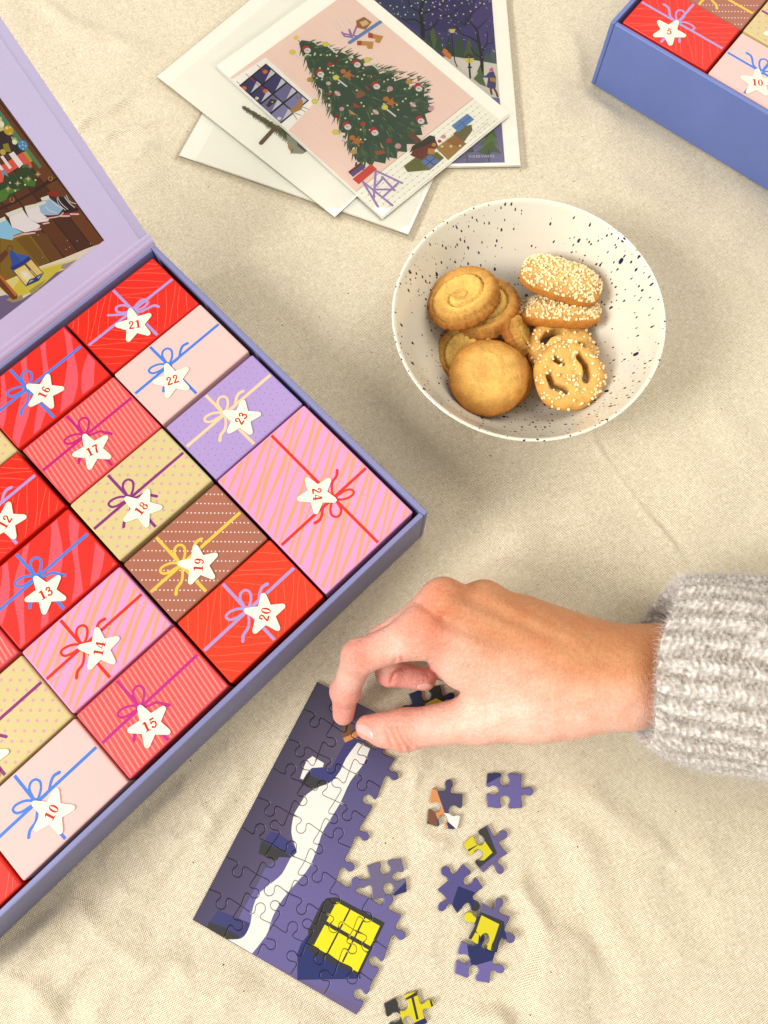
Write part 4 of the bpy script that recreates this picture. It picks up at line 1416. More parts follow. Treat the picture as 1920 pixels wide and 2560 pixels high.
for k in range(3):
    y0 = 1270 + k * 75
    pr.poly(b_([(1300, y0 - 30), (1360 + 18 * k, y0 + 95), (1310, y0 + 80), (1260, y0 + 110), (1200 - 25 * k, y0 + 80)]), ((92, 118, 50), (104, 132, 58), (88, 112, 50))[k])
pr.stroke(b_([(1270, 1480), (1275, 1600)]), .9, (92, 66, 44)); pr.stroke(b_([(1055, 1500), (1060, 1610)]), .9, (120, 92, 66))
pr.poly(b_([(1000, 1480), (1080, 1400), (1130, 1500), (1060, 1510)]), (70, 86, 44))
rg = random.Random(9)
for k in range(95):
    x, y = rg.uniform(150, 1340), rg.uniform(-30, 640)
    pr.stroke(b_([(x, y), (x + rg.uniform(0, 22), y + rg.uniform(4, 18))]), rg.uniform(.25, .5), (232, 230, 240), caps=False)
for pts in ([(200, 30), (300, 57), (365, 68), (437, 72), (508, 60), (570, 30), (620, 0)], [(375, 140), (448, 145), (533, 145), (610, 130), (680, 98), (735, 68), (790, 45), (820, 10)], [(650, 20), (720, 28), (788, 45), (862, 58), (935, 55), (1006, 30), (1060, 0)],
            [(716, 140), (797, 155), (875, 160), (945, 152), (1022, 140), (1092, 112), (1145, 70), (1185, 30), (1225, 38)]):
    pr.stroke(b_(pts), .16, (40, 34, 50), caps=False)
    for p in pts:
        pr.disc(pl.px(zb(*p)), .72, (252, 246, 206), 9)
Print.flip_text = area2(b_([(0, 0), (0, 100), (100, 0)])) < 0
lettering(pr, 'VISSEVASSE', pl.px(zb(1075, 1556)), pl.px(zb(1338, 1552)), 1.9, .36, (236, 232, 226))
pr.stroke(b_([(960, 1578), (1150, 1578)]), .3, (180, 140, 120), caps=False)
print_obj('printed_picture', pr, pl, .05, M['gloss'], cd)
sleeve_sheet(o, ax, ay, -3.5, 192, -3.8, 136, .0020, cd)

# white card with a bird and a fir twig
o, ax, ay = card_frame((20, 335), (820, 968), (470, 2), 0.0025)
cd = empty('greeting_card', o)
tag(cd, 'white greeting card with a small bird and a fir twig, half under the tree card', 'card', 'greeting cards fanned out on the cloth')
slab('envelope', o, ax, ay, 0, 186, 0, 140, .0018, .0021, M['card'], cd)
bx = slab('card', o, ax, ay, 13, 191, 0, 137, .0022, .0028, M['envelope'], cd)
pl = Plane(np.array([o[0], o[1], .0028]), ax, ay)
t_ = lambda pts: [pl.px(zt(*p)) for p in pts]
pr = Print(t_([(100, 700), (300, 1250), (900, 1300), (700, 900), (300, 650)]), None)
rg = random.Random(4)
P0, P1 = np.array([180, 780.]), np.array([640, 1080.])
for k in range(60):
    t = k / 60
    c = P0 * (1 - t) + P1 * t
    L = 28 + 36 * t
    for s, a in ((1, 75), (-1, -40)):
        d = np.array([math.cos(math.radians(33 + a)), math.sin(math.radians(33 + a))]) * L * rg.uniform(.7, 1.2)
        pr.stroke(t_([tuple(c), tuple(c + d)]), 1.1, rg.choice([(108, 116, 62), (88, 100, 60), (128, 132, 84), (96, 96, 56)]), .3, caps=False)
pr.stroke(t_([(175, 778), (640, 1080)]), 1.0, (112, 92, 60)); pr.stroke(t_([(470, 990), (350, 1122)]), 3.6, (126, 96, 60))
pr.poly(t_([(590, 1040), (700, 1090), (800, 1190), (740, 1225), (640, 1220), (605, 1170)]), (176, 176, 150)); pr.poly(t_([(690, 1090), (800, 1180), (760, 1205), (690, 1150)]), (120, 116, 104))
pr.poly(t_([(600, 1145), (632, 1160), (640, 1205), (610, 1180)]), (220, 150, 60)); pr.stroke(t_([(650, 1180), (630, 1222)]), .7, (120, 110, 60))
print_obj('printed_picture', pr, pl, .05, M['gloss'], cd)
sleeve_sheet(o, ax, ay, -4, 194, -4, 142, .0032, cd)

# the Christmas tree card on top
o, ax, ay = card_frame((283, 290), (1015, 955), (700, -20), 0.0046)
_r = at(zc(1575, 495), .0046) - at(zc(1015, 955), .0046)
AW = np.linalg.norm(at(zc(1015, 955), .0046) - o) * 1000
AH = np.linalg.norm(_r) * 1000
cd = empty('greeting_card', o)
tag(cd, 'pink greeting card with a decorated Christmas tree, topmost of the stack', 'card', 'greeting cards fanned out on the cloth')
slab('envelope', o, ax, ay, 0.5, AW + 1.2, -0.8, AH - .5, .0034, .0037, M['envelope'], cd)
slab('card', o, ax, ay, 0, AW, 0, AH, .0038, .0046, M['card'], cd)
pl = Plane(np.array([o[0], o[1], .0046]), ax, ay)
c_ = lambda pts: [pl.px(zc(*p)) for p in pts]
t_ = lambda pts: [pl.px(zt(*p)) for p in pts]
b_ = lambda pts: [pl.px(zb(*p)) for p in pts]
pk = pl.px(zc(340, 345))
top_y = pl.px(zc(1420, 435))[1]
fl = pl.px(zc(895, 850))[0]
PINK = (280, 247, 228)
pr = Print([(pk[0], .6), (AW - .8, .6), (AW - .8, top_y), (pk[0], top_y)], PINK)
for k in range(1, 13):
    y = top_y * k / 13
    pr.stroke([(pk[0], y), (fl, y + 1)], .3, (274, 239, 217), caps=False)
pr.poly([(fl, 0), (AW, 0), (AW, top_y), (fl, top_y)], (286, 282, 262))
pr.stroke([(fl, 0), (fl, top_y)], .5, (214, 186, 140), caps=False)
for i in range(9):
    x = fl + 4 + i * 4.4
    if x < AW - 1:
        pr.stroke([(x, 0), (x, top_y)], .14, (196, 186, 166), caps=False)
        for j in range(24):
            pr.disc((x, 3 + j * 5.0 + (i % 2) * 2.5), .38, (44, 36, 30), 6)
pr.poly(t_([(40, 545), (392, 315), (860, 735), (600, 1010)]), (284, 280, 268))
pr.poly(t_([(120, 598), (395, 372), (802, 722), (520, 955)]), (34, 28, 30))
gq = t_([(128, 598), (395, 380), (794, 722), (520, 946)])
gw = lambda s, t: tuple((np.array(gq[0]) * (1 - s) + np.array(gq[1]) * s) * (1 - t) + (np.array(gq[3]) * (1 - s) + np.array(gq[2]) * s) * t)
for i in range(2):
    for j in range(4):
        s0, s1, t0, t1 = i * .5 + .02, i * .5 + .48, j * .25 + .02, j * .25 + .235
        pr.poly([gw(s0, t0), gw(s1, t0), gw(s1, t1), gw(s0, t1)], ((66, 58, 112), (72, 62, 122), (134, 126, 172), (158, 152, 196))[j])
        pr.poly([gw(s0 + .1, t1), gw(s1, t1 - .1), gw(s1, t1)], (236, 234, 240))
pr.disc(pl.px(zt(310, 700)), 1.5, (246, 240, 190), 10)
for (x, y, a, b2) in ((190, 605, 120, 540), (388, 450, 310, 385), (390, 632, 205, 470)):
    pr.stroke(t_([(a, b2), (x, y)]), .45, (206, 52, 34)); pr.disc(pl.px(zt(x, y)), 2.0, (238, 134, 34), 10)
pr.poly(t_([(395, 770), (440, 705), (500, 720), (470, 750), (420, 785)]), (60, 52, 30)); pr.disc(pl.px(zt(455, 735)), .8, (240, 220, 60), 6)
pr.disc(pl.px(zt(520, 890)), 1.6, (250, 248, 246), 8)
pr.poly(t_([(620, 810), (680, 770), (715, 705), (742, 720), (742, 780), (720, 812), (640, 845)]), (206, 152, 78))
for pts in ([(640, 835), (690, 900)], [(670, 840), (728, 862)], [(720, 800), (768, 830)], [(735, 780), (800, 805)], [(700, 710), (680, 675)], [(715, 705), (730, 670)]):
    pr.stroke(t_(pts), .5, (126, 82, 40))
# shelf with candles, house and stockings
pr.stroke(c_([(872, 188), (1012, 94)]), 3.2, (112, 160, 208))
for pts in ([(905, 160), (840, 148)], [(880, 162), (870, 130)], [(890, 150), (905, 112)], [(838, 142), (850, 160), (885, 165)], [(870, 130), (880, 155)]):
    pr.stroke(c_(pts), 1.6, (176, 130, 196))
for x, y in ((800, 105), (815, 95), (835, 86), (855, 78)):
    pr.stroke(c_([(x, y), (x + 20, y + 30)]), .9, (252, 248, 236))
pr.poly(c_([(900, 92), (936, 74), (970, 98), (942, 132), (905, 122)]), (188, 116, 50)); pr.poly(c_([(915, 98), (945, 88), (958, 105), (930, 118)]), (246, 220, 160))
for pts, c in (([(905, 180), (978, 184), (974, 216), (952, 216), (946, 202), (905, 200)], (222, 166, 84)), ([(905, 180), (925, 180), (925, 200), (905, 200)], (204, 82, 40)), ([(955, 145), (1022, 160), (1004, 192), (984, 186), (985, 172), (955, 165)], (222, 166, 84)), ([(955, 142), (975, 148), (975, 170), (953, 166)], (204, 82, 40))):
    pr.poly(c_(pts), c)
# the tree
T0, TB0, TB1 = np.array([751, 104.]), np.array([866, 400.]), np.array([1116, 236.])
rg = random.Random(21)
TB = (TB0 + TB1) / 2
AXd = (TB - T0) / np.linalg.norm(TB - T0)
PXd = np.array([-AXd[1], AXd[0]])
HL = np.linalg.norm(TB - T0)
GREENS = [(78, 106, 66), (62, 90, 58), (94, 120, 76), (54, 80, 56), (116, 134, 88), (76, 104, 74)]
core = []
for k in range(25):
    t = k / 24
    core.append(T0 + AXd * HL * t + PXd * (6 + 128 * t ** .85) * (1.0 if k % 3 else .86))
for k in range(1, 18):
    u = 1 - k / 9
    core.append(T0 + AXd * HL * (1 + .17 * (1 - u * u) + (.03 if k % 2 else -.02)) + PXd * 130 * u)
for k in range(25):
    t = 1 - k / 24
    core.append(T0 + AXd * HL * t - PXd * (6 + 120 * t ** .85) * (1.0 if k % 3 else .82))
pr.poly([pl.px(tuple(p)) for p in core], (62, 88, 58))
for k in range(430):
    t = rg.random() ** .7
    s = rg.uniform(-1, 1)
    if k % 3 == 0:
        s = math.copysign(rg.uniform(.8, 1.05), s)
    c = T0 + AXd * HL * (t * .98 + .01) + PXd * s * (6 + 126 * t ** .85)
    d = PXd * s * rg.uniform(.7, 1.2) + AXd * rg.uniform(.25, .75)
    d = d / np.linalg.norm(d) * rg.uniform(10, 24)
    pr.stroke([pl.px(tuple(c)), pl.px(tuple(c + d))], rg.uniform(.9, 2.0), rg.choice(GREENS), .25, caps=False)
for k in range(120):
    u = rg.uniform(-1, 1)
    c = T0 + AXd * HL * rg.uniform(.86, 1.0) * (1 + .15 * (1 - u * u)) + PXd * u * 128
    d = AXd * rg.uniform(.5, 1) + PXd * (u * .9 + rg.uniform(-.3, .3))
    d = d / np.linalg.norm(d) * rg.uniform(10, 26) * (1.15 - .5 * abs(math.sin(u * 9)))
    pr.stroke([pl.px(tuple(c)), pl.px(tuple(c + d))], rg.uniform(1.0, 2.4), rg.choice(GREENS), .3, caps=False)
pr.disc(pl.px(zt(680, 130)), 2.2, (252, 244, 110), 5); pr.disc(pl.px(zt(680, 130)), 1.5, (250, 236, 40), 10)
pr.stroke(t_([(700, 155), (765, 215)]), .6, (70, 52, 40))
for k in range(60):
    t = rg.uniform(.08, .97)
    c = T0 + AXd * HL * t + PXd * rg.uniform(-.92, .92) * (4 + 118 * t ** .85)
    pr.disc(pl.px(tuple(c)), .85, (252, 248, 180), 7)
for (x, y) in ((780, 240), (905, 465), (1250, 375), (1432, 580), (1160, 960), (1415, 1015), (1830, 600), (1850, 905)):
    q = np.array(pl.px(zt(x, y)))
    pr.disc(q + (-1.2, .3), 2.9, (214, 46, 36), 9); pr.disc(q + (1.2, -.3), 2.7, (252, 246, 240), 9); pr.stroke([q + (-.6, -1), q + (1.2, .8)], .4, (206, 46, 40), caps=False); pr.stroke([q + (.2, -1.4), q + (2, .2)], .4, (206, 46, 40), caps=False)
for (x, y) in ((1155, 470), (1560, 730), (1240, 1095)):
    q = np.array(pl.px(zt(x, y)))
    ex = np.array(pl.px(zt(x + 40, y + 30))) - q
    pr.disc(q - ex * .8, 2.3, (216, 130, 50), 9); pr.disc(q + ex * .3, 2.8, (216, 130, 50), 9)
    for s in (-1, 1):
        pr.stroke([q + ex * .2, q + ex * 1.3 + np.array([-ex[1], ex[0]]) * .5 * s], 1.2, (206, 126, 52))
        pr.stroke([q - ex * .1, q + np.array([-ex[1], ex[0]]) * .9 * s], 1.1, (206, 126, 52))
for (x, y, c, r) in ((810, 525, (214, 170, 60), 1.8), (995, 655, (196, 70, 40), 1.1), (1565, 610, (232, 174, 180), 1.8), (1225, 1205, (218, 176, 80), 1.8), (1310, 940, (200, 70, 44), 1.5), (1740, 545, (220, 170, 80), 1.7), (1555, 1100, (200, 56, 44), 1.6), (1000, 380, (206, 50, 36), 1.5), (1060, 340, (130, 40, 30), 1.4), (1640, 1150, (232, 174, 180), 1.8),
                     (985, 560, (240, 208, 200), 1.4), (1110, 800, (236, 176, 176), 1.4), (1070, 870, (150, 40, 34), 1.3), (1770, 1050, (206, 60, 44), 1.4), (1950, 800, (236, 180, 190), 1.7)):
    pr.disc(pl.px(zt(x, y)), r * 1.35, c, 10)
for (x, y) in ((1070, 655), (1430, 830), (1780, 760)):
    q = np.array(pl.px(zt(x, y)))
    pr.disc(q, 3.0, (240, 222, 206), 10, ry=2.0); pr.stroke([q + (-2, -1.4), q + (2.4, -1.0)], .5, (190, 60, 44)); pr.stroke([q + (-2, 1.2), q + (2.2, 1.4)], .5, (190, 60, 44))
for pts, c in (([(1215, 740), (1290, 785), (1225, 785)], (206, 62, 44)), ([(1180, 805), (1250, 858), (1195, 850)], (214, 170, 110)), ([(1325, 570), (1385, 630), (1345, 610)], (206, 62, 44)), ([(1470, 1110), (1510, 1180), (1480, 1160)], (220, 180, 120)), ([(1240, 660), (1290, 620), (1340, 660), (1300, 690), (1250, 700)], (160, 100, 62)), ([(1410, 1200), (1500, 1190), (1530, 1215), (1440, 1240)], (170, 96, 50)), ([(1400, 470), (1430, 520), (1390, 510)], (120, 52, 34))):
    pr.poly(t_(pts), c)
for (x, y, g) in ((650, 270, 0), (965, 195, 0), (1355, 345, 0), (1060, 510, 0), (860, 735, 0), (1055, 1025, 0), (1520, 790, 0)):
    pr.disc(pl.px(zt(x - 5, y - 5)), 2.6, (232, 226, 120), 12); pr.disc(pl.px(zt(x - 5, y - 5)), 1.5, (252, 244, 60), 10)
    pr.stroke(t_([(x + 20, y + 18), (x + 95, y + 78)]), 1.3, (252, 248, 240))
# pot, parcels, rug and stool
pr.poly(b_([(430, 1640), (560, 1545), (760, 1500), (830, 1560), (690, 1680), (470, 1700)]), (122, 122, 50)); pr.poly(b_([(920, 1320), (1010, 1250), (1100, 1232), (1112, 1285), (1030, 1400), (950, 1380)]), (128, 118, 62))
pr.poly(b_([(495, 1285), (610, 1385), (560, 1430), (465, 1340)]), (116, 82, 52))
pr.poly(b_([(540, 1430), (650, 1385), (740, 1365), (775, 1450), (610, 1580), (500, 1535)]), (130, 58, 32)); pr.poly(b_([(485, 1510), (520, 1440), (600, 1395), (690, 1335), (745, 1350), (735, 1400), (540, 1480)]), (64, 56, 34))
pr.poly(b_([(750, 1462), (930, 1328), (1052, 1420), (870, 1582)]), (196, 146, 62)); pr.poly(b_([(930, 1328), (1052, 1420), (1000, 1465), (850, 1400)]), (176, 122, 44))
for p in ((810, 1447), (898, 1445), (988, 1440)):
    pr.disc(pl.px(zb(*p)), 1.1, (252, 246, 190), 8)
pr.disc(pl.px(zb(825, 1350)), 1.9, (234, 170, 170), 10); pr.disc(pl.px(zb(785, 1395)), 1.5, (196, 60, 44), 10); pr.disc(pl.px(zb(730, 1430)), 1.7, (220, 160, 70), 10)
pr.poly(b_([(672, 1465), (740, 1470), (735, 1525), (668, 1520)]), (214, 154, 76))
for pts, c in (([(902, 1242), (1060, 1122), (1128, 1180), (970, 1305)], (106, 158, 210)), ([(598, 1602), (690, 1528), (785, 1590), (690, 1660)], (118, 142, 200))):
    pr.poly(b_(pts), c)
pr.stroke(b_([(940, 1270), (1095, 1150)]), .5, (120, 90, 140)); pr.stroke(b_([(975, 1190), (1045, 1245)]), .5, (120, 90, 140)); pr.stroke(b_([(640, 1565), (740, 1630)]), .6, (60, 60, 110)); pr.stroke(b_([(640, 1640), (740, 1560)]), .6, (60, 60, 110))
for pts in ([(1310, 1490), (1450, 1720)], [(1300, 1480), (1590, 1712)], [(1425, 1380), (1680, 1500)], [(1430, 1390), (1420, 1520), (1410, 1650)], [(1400, 1560), (1600, 1560)], [(1490, 1440), (1610, 1570)], [(1640, 1500), (1505, 1625)], [(1420, 1540), (1500, 1450)]):
    pr.stroke(t_(pts), 1.7, (186, 150, 212))
for pts, c in (([(1168, 1395), (1285, 1306), (1335, 1352), (1215, 1442)], (112, 92, 148)), ([(1168, 1395), (1285, 1306), (1300, 1320), (1185, 1410)], (130, 44, 36)), ([(1210, 1462), (1385, 1318), (1442, 1368), (1270, 1512)], (236, 84, 66))):
    pr.poly(t_(pts), c)
Print.flip_text = area2(b_([(0, 0), (0, 100), (100, 0)])) < 0
lettering(pr, 'VISSEVASSE', pl.px(zb(1105, 1352)), pl.px(zb(1278, 1212)), 1.6, .25, (224, 198, 172))
print_obj('printed_picture', pr, pl, .05, M['gloss'], cd)
sleeve_sheet(o, ax, ay, -5, AW + 3.5, -2, AH + 3, .0051, cd)

# ------------------------------------------------------------------ bowl
def lathe(name, prof, c, mat, parent=None, n=128, wob=0.0):
    V, Fc = [], []
    for (r, z) in prof:
        for k in range(n):
            a = 2 * math.pi * k / n
            rr = r * (1 + wob * math.sin(2 * a + .6) * min(1, r / .06))
            V.append((c[0] + rr * math.cos(a), c[1] + rr * math.sin(a), c[2] + z))
    m = len(prof)
    for i in range(m - 1):
        for k in range(n):
            j = (k + 1) % n
            Fc.append((i * n + k, i * n + j, (i + 1) * n + j, (i + 1) * n + k))
    Fc.append(tuple(range(n))[::-1])
    Fc.append(tuple((m - 1) * n + k for k in range(n)))
    return mesh(name, V, Fc, None, mat, parent, smooth=True)


def ceramic():
    m, nt, b = new_mat('speckled_glaze')
    L = nt.links
    tc = N(nt, 'ShaderNodeTexCoord')
    col = N(nt, 'ShaderNodeMix', data_type='RGBA')
    col.inputs['A'].default_value = (*lin((220, 214, 196)), 1)
    col.inputs['B'].default_value = (*lin((211, 203, 181)), 1)
    nn = N(nt, 'ShaderNodeTexNoise', i_Scale=14.0)
    L.new(tc.outputs['Object'], nn.inputs['Vector'])
    L.new(nn.outputs['Fac'], col.inputs['Factor'])
    prev = col.outputs['Result']
    den = N(nt, 'ShaderNodeTexNoise', i_Scale=16.0, i_Detail=1.0)
    L.new(tc.outputs['Object'], den.inputs['Vector'])
    wob = N(nt, 'ShaderNodeTexNoise', i_Scale=420.0)
    L.new(tc.outputs['Object'], wob.inputs['Vector'])
    sc = N(nt, 'ShaderNodeVectorMath', operation='SCALE'); sc.inputs['Scale'].default_value = 0.0012
    L.new(wob.outputs['Color'], sc.inputs[0])
    av = N(nt, 'ShaderNodeVectorMath', operation='ADD')
    L.new(tc.outputs['Object'], av.inputs[0]); L.new(sc.outputs[0], av.inputs[1])
    for s, prob, rad in ((150.0, 0.52, 0.125), (290.0, 0.50, 0.17), (95.0, 0.66, 0.10)):
        vo = N(nt, 'ShaderNodeTexVoronoi', voronoi_dimensions='2D', i_Scale=s)
        L.new(av.outputs[0], vo.inputs['Vector'])
        se = N(nt, 'ShaderNodeSeparateColor'); L.new(vo.outputs['Color'], se.inputs[0])
        # threshold varies with a soft density field so that speckles gather in drifts
        th = N(nt, 'ShaderNodeMapRange'); th.inputs['From Min'].default_value = 0.30; th.inputs['From Max'].default_value = 0.57
        th.inputs['To Min'].default_value = 1.0; th.inputs['To Max'].default_value = prob - 0.25
        L.new(den.outputs['Fac'], th.inputs['Value'])
        gt = N(nt, 'ShaderNodeMath', operation='GREATER_THAN'); L.new(se.outputs['Red'], gt.inputs[0]); L.new(th.outputs[0], gt.inputs[1])
        rr = N(nt, 'ShaderNodeMath', operation='MULTIPLY'); rr.inputs[1].default_value = rad
        pw = N(nt, 'ShaderNodeMath', operation='POWER'); pw.inputs[1].default_value = 1.6
        L.new(se.outputs['Green'], pw.inputs[0]); L.new(pw.outputs[0], rr.inputs[0])
        ad = N(nt, 'ShaderNodeMath', operation='ADD'); ad.inputs[1].default_value = 0.035; L.new(rr.outputs[0], ad.inputs[0])
        df = N(nt, 'ShaderNodeMath', operation='SUBTRACT'); L.new(ad.outputs[0], df.inputs[0]); L.new(vo.outputs['Distance'], df.inputs[1])
        sm = N(nt, 'ShaderNodeMapRange'); sm.inputs['From Min'].default_value = 0.0; sm.inputs['From Max'].default_value = 0.03
        L.new(df.outputs[0], sm.inputs['Value'])
        fm = N(nt, 'ShaderNodeMath', operation='MULTIPLY'); L.new(sm.outputs[0], fm.inputs[0]); L.new(gt.outputs[0], fm.inputs[1])
        mx = N(nt, 'ShaderNodeMix', data_type='RGBA'); mx.inputs['B'].default_value = (*lin((22, 26, 60)), 1)
        L.new(fm.outputs[0], mx.inputs['Factor']); L.new(prev, mx.inputs['A'])
        prev = mx.outputs['Result']
    L.new(prev, b.inputs['Base Color'])
    b.inputs['Roughness'].default_value = 0.10
    b.inputs['Specular IOR Level'].default_value = 0.5
    b.inputs['Coat Weight'].default_value = 0.3
    b.inputs['Coat Roughness'].default_value = 0.06
    return m


M['glaze'] = ceramic()
BZ = 0.060
_l, _r2 = dp(845, 695, BZ), dp(1439, 690, BZ)
_t, _b = dp(1142, 428, BZ), dp(1142, 957, BZ)
BC = np.array([(_l[0] + _r2[0]) / 2, (_t[1] + _b[1]) / 2, 0.0])
BR = ((_r2[0] - _l[0]) + (_t[1] - _b[1])) / 4
k = BR / 0.086
prof = smooth_path([(.030, .0), (.034, .0004), (.0365, .004), (.048, .011), (.061, .0225), (.0725, .038), (.0805, .0515), (.0848, .0595)], 4) + smooth_path([(.0856, .0608), (.0848, .0614), (.0834, .0606)], 3) \
    + smooth_path([(.0824, .0588), (.0775, .0505), (.0695, .0375), (.058, .0235), (.045, .0125), (.031, .0068), (.014, .0050), (.001, .0048)], 4)
bowl = lathe('bowl', [(r * k, z) for r, z in prof], BC, M['glaze'], wob=0.006)
tag(bowl, 'white ceramic bowl with dark blue speckles holding biscuits', 'bowl')

# ------------------------------------------------------------------ biscuits
def crust(name, rough=0.7):
    m, nt, b = new_mat(name)
    L = nt.links
    tc = N(nt, 'ShaderNodeTexCoord')
    a = N(nt, 'ShaderNodeAttribute', attribute_name='Col')
    n1 = N(nt, 'ShaderNodeTexNoise', i_Scale=900.0, i_Detail=4.0, i_Roughness=0.7)
    n2 = N(nt, 'ShaderNodeTexNoise', i_Scale=160.0, i_Detail=3.0)
    for n in (n1, n2):
        L.new(tc.outputs['Object'], n.inputs['Vector'])
    ad = N(nt, 'ShaderNodeMath', operation='ADD'); L.new(n1.outputs['Fac'], ad.inputs[0]); L.new(n2.outputs['Fac'], ad.inputs[1])
    mr = N(nt, 'ShaderNodeMapRange'); mr.inputs['From Min'].default_value = .6; mr.inputs['From Max'].default_value = 1.4
    mr.inputs['To Min'].default_value = .62; mr.inputs['To Max'].default_value = 1.2
    L.new(ad.outputs[0], mr.inputs['Value'])
    mx = N(nt, 'ShaderNodeMix', data_type='RGBA', blend_type='MULTIPLY'); mx.inputs['Factor'].default_value = 1
    L.new(a.outputs['Color'], mx.inputs['A']); L.new(mr.outputs[0], mx.inputs['B'])
    L.new(mx.outputs['Result'], b.inputs['Base Color'])
    b.inputs['Roughness'].default_value = rough
    b.inputs['Specular IOR Level'].default_value = 0.25
    b.inputs['Subsurface Weight'].default_value = 0.12
    b.inputs['Subsurface Radius'].default_value = (.004, .002, .0008)
    b.inputs['Subsurface Scale'].default_value = 0.5
    vo = N(nt, 'ShaderNodeTexVoronoi', i_Scale=330.0, feature='DISTANCE_TO_EDGE')
    L.new(tc.outputs['Object'], vo.inputs['Vector'])
    hs = N(nt, 'ShaderNodeMath', operation='ADD'); L.new(ad.outputs[0], hs.inputs[0])
    vm = N(nt, 'ShaderNodeMath', operation='MULTIPLY'); vm.inputs[1].default_value = .6; L.new(vo.outputs['Distance'], vm.inputs[0])
    L.new(vm.outputs[0], hs.inputs[1])
    bp = N(nt, 'ShaderNodeBump', i_Strength=0.9, i_Distance=0.0009)
    L.new(hs.outputs[0], bp.inputs['Height']); L.new(bp.outputs['Normal'], b.inputs['Normal'])
    return m


M['crust'] = crust('biscuit_crust')
_sm, _snt, _sb = new_mat('sugar')
_sb.inputs['Base Color'].default_value = (*lin((240, 220, 172)), 1)
_sb.inputs['Roughness'].default_value = 0.22
_sb.inputs['Subsurface Weight'].default_value = 0.3
_sb.inputs['Subsurface Radius'].default_value = (.001, .001, .0007)
_sb.inputs['IOR'].default_value = 1.45
_sv = N(_snt, 'ShaderNodeTexNoise', i_Scale=700.0)
_sr = N(_snt, 'ShaderNodeMapRange'); _sr.inputs['To Min'].default_value = .12; _sr.inputs['To Max'].default_value = .45
_snt.links.new(_sv.outputs['Fac'], _sr.inputs['Value']); _snt.links.new(_sr.outputs[0], _sb.inputs['Roughness'])
M['sugar'] = _sm


def frame(n, spin):
    n = np.array(n, float); n /= np.linalg.norm(n)
    a = np.array([math.cos(spin), math.sin(spin), 0])
    a = a - n * (a @ n); a /= np.linalg.norm(a)
    return np.stack([a, np.cross(n, a), n], 1)


def place(V, c, n, spin):
    return np.array(V) @ frame(n, spin).T + np.array(c)


def vcol_mesh(name, V, Fc, VC, mat, parent=None, smooth=True):
    me = bpy.data.meshes.new(name)
    me.from_pydata([tuple(v) for v in V], [], [tuple(f) for f in Fc])
    a = me.color_attributes.new('Col', 'FLOAT_COLOR', 'POINT')
    buf = np.ones((len(V), 4), np.float32)
    buf[:, :3] = VC
    a.data.foreach_set('color', buf.ravel())
    if smooth:
        me.polygons.foreach_set('use_smooth', [True] * len(me.polygons))
    me.update()
    return add_obj(name, me, parent, [mat])


LG, LB, LP = np.array(lin((216, 158, 68))), np.array(lin((170, 96, 24))), np.array(lin((234, 188, 98)))


from mathutils import noise as mnoise


def polar(nr, nt, top, R, thick):
    """disc solid: top(r, a) height; R(a) outline radius; flat underside"""
    V, tone = [], []
    for i in range(nr + 1):
        r = i / nr
        for k in range(nt):
            a = 2 * math.pi * k / nt
            z = top(r, a)
            V.append((R(a) * r * math.cos(a), R(a) * r * math.sin(a), z)); tone.append(r)
    for i in range(5):
        f = (i + 1) / 5
        for k in range(nt):
            a = 2 * math.pi * k / nt
            rr = R(a) * (1.0 + .02 * math.sin(f * math.pi) - .10 * f ** 3)
            V.append((rr * math.cos(a), rr * math.sin(a), top(1, a) * (1 - f))); tone.append(1.15)
    Fc = []
    for i in range(nr + 5):
        for k in range(nt):
            j = (k + 1) % nt
            Fc.append((i * nt + k, (i + 1) * nt + k, (i + 1) * nt + j, i * nt + j))
    sd = R(0.3) * 7919 % 50
    V = [(x, y, z + .00045 * mnoise.noise(Vector((x * 260 + sd, y * 260, z * 260))) + .00030 * mnoise.noise(Vector((x * 800, y * 800 + sd, z * 800)))) for x, y, z in V]
    V.append((0, 0, 0)); tone.append(1)
    b0 = (nr + 5) * nt
    for k in range(nt):
        Fc.append((b0 + k, len(V) - 1, b0 + (k + 1) % nt))
    return np.array(V), Fc, np.array(tone)


def swirl_biscuit(label, c, n, spin, R=.0235, seed=1):
    g = random.Random(seed)
    ph = [g.uniform(0, 6.28) for _ in range(6)]
    out = lambda a: R * (1 + .011 * math.sin(20 * a + ph[0]) + .012 * math.sin(33 * a + ph[1]) + .03 * math.sin(2 * a + ph[2]))

    def top(r, a):
        t = .0100 * (1 - max(0, (r - .78) / .22) ** 2.4 * .55)
        s = (r * 2.15 - a / (2 * math.pi) + .12 * math.sin(2 * a + ph[3]))
        g1 = abs(((s % 1.0) - .5) * 2)
        groove = max(0, 1 - g1 / .26) ** 1.5
        t -= .0034 * groove * (1 if r > .18 else r / .18)
        t += .0010 * math.sin(2 * math.pi * s) * (r > .2)
        ridg = .0002 * math.sin(16 * a + 9 * r + ph[4]) * r
        t -= .0042 * math.exp(-((r * math.cos(a - .5) / .30) ** 2 + (r * math.sin(a - .5) / .17) ** 2))
        return t + ridg
    V, Fc, tone = polar(34, 150, top, out, .010)
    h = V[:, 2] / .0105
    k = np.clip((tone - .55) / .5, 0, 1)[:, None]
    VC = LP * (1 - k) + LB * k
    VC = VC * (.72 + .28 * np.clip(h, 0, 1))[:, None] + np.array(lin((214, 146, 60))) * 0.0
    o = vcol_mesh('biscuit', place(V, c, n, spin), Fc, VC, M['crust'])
    tag(o, label, 'biscuit', 'biscuits in the bowl')
    return o


